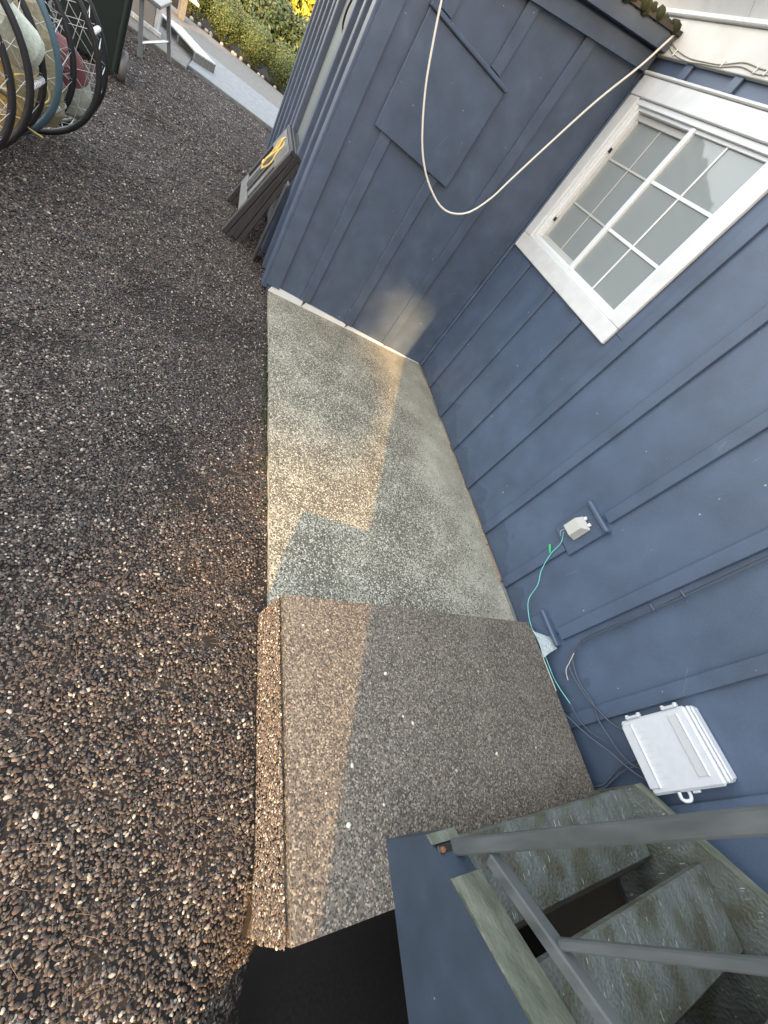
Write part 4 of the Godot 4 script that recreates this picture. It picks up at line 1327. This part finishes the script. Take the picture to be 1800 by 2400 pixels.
	bx("edge_post", Vector3(0.152, 0.0, 0.10), Vector3(0.21, 0.75, 0.19), M.pale_board, cb, 0.004)
	bx("base", Vector3(-0.34, 0.001, 0.201), Vector3(0.25, 0.05, 0.26), M.pale_board, cb, 0.004)
	var bn := thing("bench", "pale weathered plank bench beside the clipped hedge", "bench", Vector3(-3.30, -0.033, -8.4), "", 0.25)
	bx("seat", Vector3(-0.75, 0.30, -0.16), Vector3(0.36, 0.34, 0.16), M.pale_board, bn, 0.005)
	for xx in [-0.6, 0.10]:
		bx("leg", Vector3(xx, 0.0, -0.13), Vector3(xx + 0.09, 0.299, 0.13), M.greywood, bn, 0.004)
	# edging stones
	rng.seed = 61
	for k in 12:
		var st2 := mesh_node("edging_stone", pebble_mesh(180 + k % 3), M.edging, self, Vector3(-3.1 + 0.15 * k + rng.randf_range(-0.09, 0.09), -0.055, -9.42 + 0.012 * k + rng.randf_range(-0.05, 0.05)), Basis.from_euler(Vector3(0, rng.randf() * 6, 0)).scaled_local(Vector3(rng.randf_range(0.03, 0.06), rng.randf_range(0.03, 0.05), 0.035)))
		tag(st2, "small pale rounded stone edging the clipped hedge bed", "stone", "stones edging the hedge bed")

# leaf clump crown: leaves spread through an ellipsoid shell, with a dark inner core
func crown_mesh(rad: Vector3, count: int, leaf: float, cols: Array, seed_: int, boxy := 2.0, rough := 0.12) -> ArrayMesh:
	var r := RandomNumberGenerator.new()
	r.seed = seed_
	var n := noise(seed_, 1.1, 3)
	var st := new_st()
	for i in count:
		var d := Vector3(r.randfn(), r.randfn(), r.randfn()).normalized()
		var e := pow(pow(absf(d.x), boxy) + pow(absf(d.y), boxy) + pow(absf(d.z), boxy), -1.0 / boxy)
		var depth := 1.0 - 0.30 * pow(r.randf(), 1.6)
		var p := d * e * depth
		p = Vector3(p.x * rad.x, p.y * rad.y, p.z * rad.z)
		p *= 1.0 + rough * n.get_noise_3dv(p * 3.0)
		var nn := (d + Vector3(r.randf_range(-1, 1), r.randf_range(-0.6, 1), r.randf_range(-1, 1)) * 0.9).normalized()
		var u := nn.cross(Vector3(r.randf() - 0.5, r.randf() - 0.5, r.randf() - 0.5)).normalized()
		var v := nn.cross(u)
		var L := leaf * r.randf_range(0.6, 1.25)
		var c: Color = cols[r.randi() % cols.size()]
		var k := r.randf_range(0.7, 1.3)
		st.set_color(Color(c.r * k, c.g * k, c.b * k))
		st.set_normal(nn)
		var q := [p - u * L * 0.5, p + v * L * 0.24 + nn * L * 0.05, p + u * L * 0.5, p - v * L * 0.24 + nn * L * 0.05]
		for t in [0, 1, 2, 0, 2, 3]:
			st.add_vertex(q[t])
	return st.commit()

func shrub(called: String, label: String, cat: String, group: String, at: Vector3, rad: Vector3, mesh: Mesh, trunk: float) -> Node3D:
	var s := thing(called, label, cat, at, group)
	var cy := trunk + rad.y
	mesh_node("crown", mesh, M.leaf, s, Vector3(0, cy, 0))
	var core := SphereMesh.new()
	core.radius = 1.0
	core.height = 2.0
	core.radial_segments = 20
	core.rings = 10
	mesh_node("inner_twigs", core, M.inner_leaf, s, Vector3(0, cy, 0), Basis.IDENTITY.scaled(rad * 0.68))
	tube("trunk", [Vector3(0, -0.05, 0), Vector3(0.02, trunk + 0.3 * rad.y, 0.01), Vector3(0.0, cy, 0)], 0.04 + 0.02 * rad.y, M.bark, s)
	return s

func build_plants() -> void:
	var box_cols := [Color(0.060, 0.098, 0.026), Color(0.082, 0.118, 0.034), Color(0.045, 0.075, 0.022), Color(0.10, 0.115, 0.04)]
	var bm := [crown_mesh(Vector3(0.375, 0.37, 0.34), 6500, 0.034, box_cols, 7, 2.2, 0.14), crown_mesh(Vector3(0.385, 0.35, 0.34), 6500, 0.034, box_cols, 8, 2.2, 0.14)]
	var bl := ["clipped box bush at the shed end of the hedge row", "clipped box bush second from the shed in the hedge row", "clipped box bush third from the shed in the hedge row", "clipped box bush fourth from the shed in the hedge row", "clipped box bush behind the pale bench"]
	for k in 5:
		var s := shrub("box_bush", bl[k], "bush", "clipped bushes in a row", Vector3(-1.30 - 0.62 * k, -0.09, -9.72 - 0.11 * k), Vector3(0.33, 0.36, 0.33), bm[k % 2], 0.02)
		s.rotation.y = 1.3 * k
	var laurel := [Color(0.05, 0.085, 0.022), Color(0.035, 0.06, 0.018), Color(0.08, 0.11, 0.04), Color(0.025, 0.045, 0.015)]
	var lm := crown_mesh(Vector3(0.95, 0.62, 0.75), 6500, 0.10, laurel, 9, 2.6, 0.16)
	for k in 4:
		var s := shrub("laurel_bush", ["broad glossy laurel bush behind the clipped row, by the shed", "second broad glossy laurel bush behind the clipped row", "third broad glossy laurel bush behind the clipped row", "fourth broad glossy laurel bush behind the clipped row"][k], "bush", "laurels behind the clipped row", Vector3(-0.5 - 1.35 * k, -0.09, -12.2 - 0.15 * k), Vector3(0.95, 0.62, 0.75), lm, 0.02)
		s.rotation.y = 0.9 * k
	var ycol := [Color(0.42, 0.40, 0.04), Color(0.50, 0.46, 0.06), Color(0.33, 0.34, 0.05)]
	var ym := crown_mesh(Vector3(2.4, 1.6, 1.5), 9000, 0.24, ycol, 10, 2.2, 0.2)
	for k in 2:
		shrub("yellow_tree", ["low autumn yellow tree far behind the laurels", "second low autumn yellow tree far behind the laurels"][k], "tree", "yellow trees beyond the laurels", Vector3(-0.3 - 3.6 * k, -0.09, -17.5), Vector3(2.4, 1.6, 1.5), ym, 0.0)

# trees behind the photographer that break up the low sun
func sun_plane(u: float, y: float, d: float) -> Vector3:
	return Vector3(-0.330 * d + 0.944 * u, y, 0.944 * d + 0.330 * u)

func build_shade() -> void:
	var cols := [Color(0.05, 0.08, 0.02), Color(0.035, 0.06, 0.015), Color(0.07, 0.09, 0.03)]
	var over := crown_mesh(Vector3(1.05, 2.2, 1.0), 7000, 0.17, cols, 12, 2.2, 0.25)
	var tall := crown_mesh(Vector3(1.3, 2.5, 1.1), 7000, 0.19, cols, 13, 2.4, 0.15)
	var g := "tall trees at the back of the yard"
	var nt := shrub("garden_tree", "tall tree with a narrow high crown beyond the added wing", "tree", g, sun_plane(-1.55, -0.1, 28.0), Vector3(1.05, 2.2, 1.0), over, 7.3)
	mesh_node("added_lower_clump", crown_mesh(Vector3(0.36, 0.2, 0.4), 800, 0.15, cols, 14, 2.0, 0.2), M.leaf, nt, sun_plane(-0.66, 7.80, 28.0) - nt.position)  # loose leaf clump added to block the sun below the crown
	var rt := shrub("garden_tree", "tall tree showing above the roof of the added wing", "tree", g, sun_plane(0.75, -0.1, 28.6), Vector3(1.05, 2.2, 1.0), over, 7.6)
	mesh_node("added_upper_clump", crown_mesh(Vector3(0.62, 0.95, 0.6), 3600, 0.16, cols, 15, 2.2, 0.15), M.leaf, rt, sun_plane(-0.32, 9.75, 28.6) - rt.position)  # extra leaves added to close a gap the sun came through
	shrub("garden_tree", "tall broad tree next to the narrow crowned one", "tree", g, sun_plane(-2.3, -0.1, 28.4), Vector3(1.3, 2.5, 1.1), tall, 6.3)
	shrub("garden_tree", "tall broad tree at the end of the tree row", "tree", g, sun_plane(-4.1, -0.1, 28.2), Vector3(1.3, 2.5, 1.1), tall, 6.3)

func _ready() -> void:
	# ---- camera
	var cam := Camera3D.new()
	cam.name = "camera"
	cam.fov = 103.46
	cam.near = 0.02
	cam.far = 1500.0
	add_child(cam)
	cam.transform = Transform3D(Basis(Vector3(0.81643, 0.55256, 0.16768), Vector3(-0.21861, 0.56454, -0.79593), Vector3(-0.53446, 0.61316, 0.58171)), Vector3(-2.113, 1.422, 3.436)).orthonormalized()
	# ---- sky
	var we := WorldEnvironment.new()
	we.name = "environment"
	var env := Environment.new()
	env.background_mode = Environment.BG_SKY
	var sm := ProceduralSkyMaterial.new()
	sm.sky_top_color = Color(0.79, 0.82, 0.86)
	sm.sky_horizon_color = Color(0.95, 0.95, 0.94)
	sm.sky_curve = 0.25
	sm.ground_bottom_color = Color(0.25, 0.23, 0.21)
	sm.ground_horizon_color = Color(0.6, 0.6, 0.58)
	sm.sun_angle_max = 45.0
	sm.sun_curve = 0.4
	var sky := Sky.new()
	sky.sky_material = sm
	env.sky = sky
	env.background_energy_multiplier = 1.75
	env.tonemap_mode = Environment.TONE_MAPPER_LINEAR
	env.tonemap_exposure = 2.65
	env.sdfgi_enabled = true
	env.ssao_enabled = true
	env.ssil_enabled = true
	we.environment = env
	add_child(we)
	# ---- sun: low, from behind the photographer's left shoulder
	var sun := DirectionalLight3D.new()
	sun.name = "sun"
	sun.light_energy = 1.6
	sun.light_color = Color(1.0, 0.80, 0.54)
	sun.light_angular_distance = 0.5
	sun.shadow_enabled = true
	add_child(sun)
	sun.look_at_from_position(Vector3.ZERO, Vector3(0.35, -0.31, -1.0), Vector3.UP)

	make_materials()
	M.door_sheen = mat(lin(0.13, 0.15, 0.14), 0.45)  # greenish grey holds reflected light as well as weathering
	M.housewall = house_wall_mat()
	M.skirt = mat(Color(0.72, 0.73, 0.71), 0.55, M.wall.albedo_texture, 0.55)  # wall paint darkened for grime and for the shade at the stairs
	M.rawdark = mat(lin(0.07, 0.058, 0.045), 0.8)
	M.bagfilm = mat(Color(0.70, 0.74, 0.74, 0.62), 0.22)
	M.bagfilm.transparency = BaseMaterial3D.TRANSPARENCY_ALPHA
	M.bagfilm.cull_mode = BaseMaterial3D.CULL_DISABLED
	build_ground()
	build_slabs()
	build_house()
	build_shed()
	build_stairs()
	build_far()
	build_plants()
	build_shade()
	build_trestles()
	build_pots()
	build_fittings()
	build_gravel()
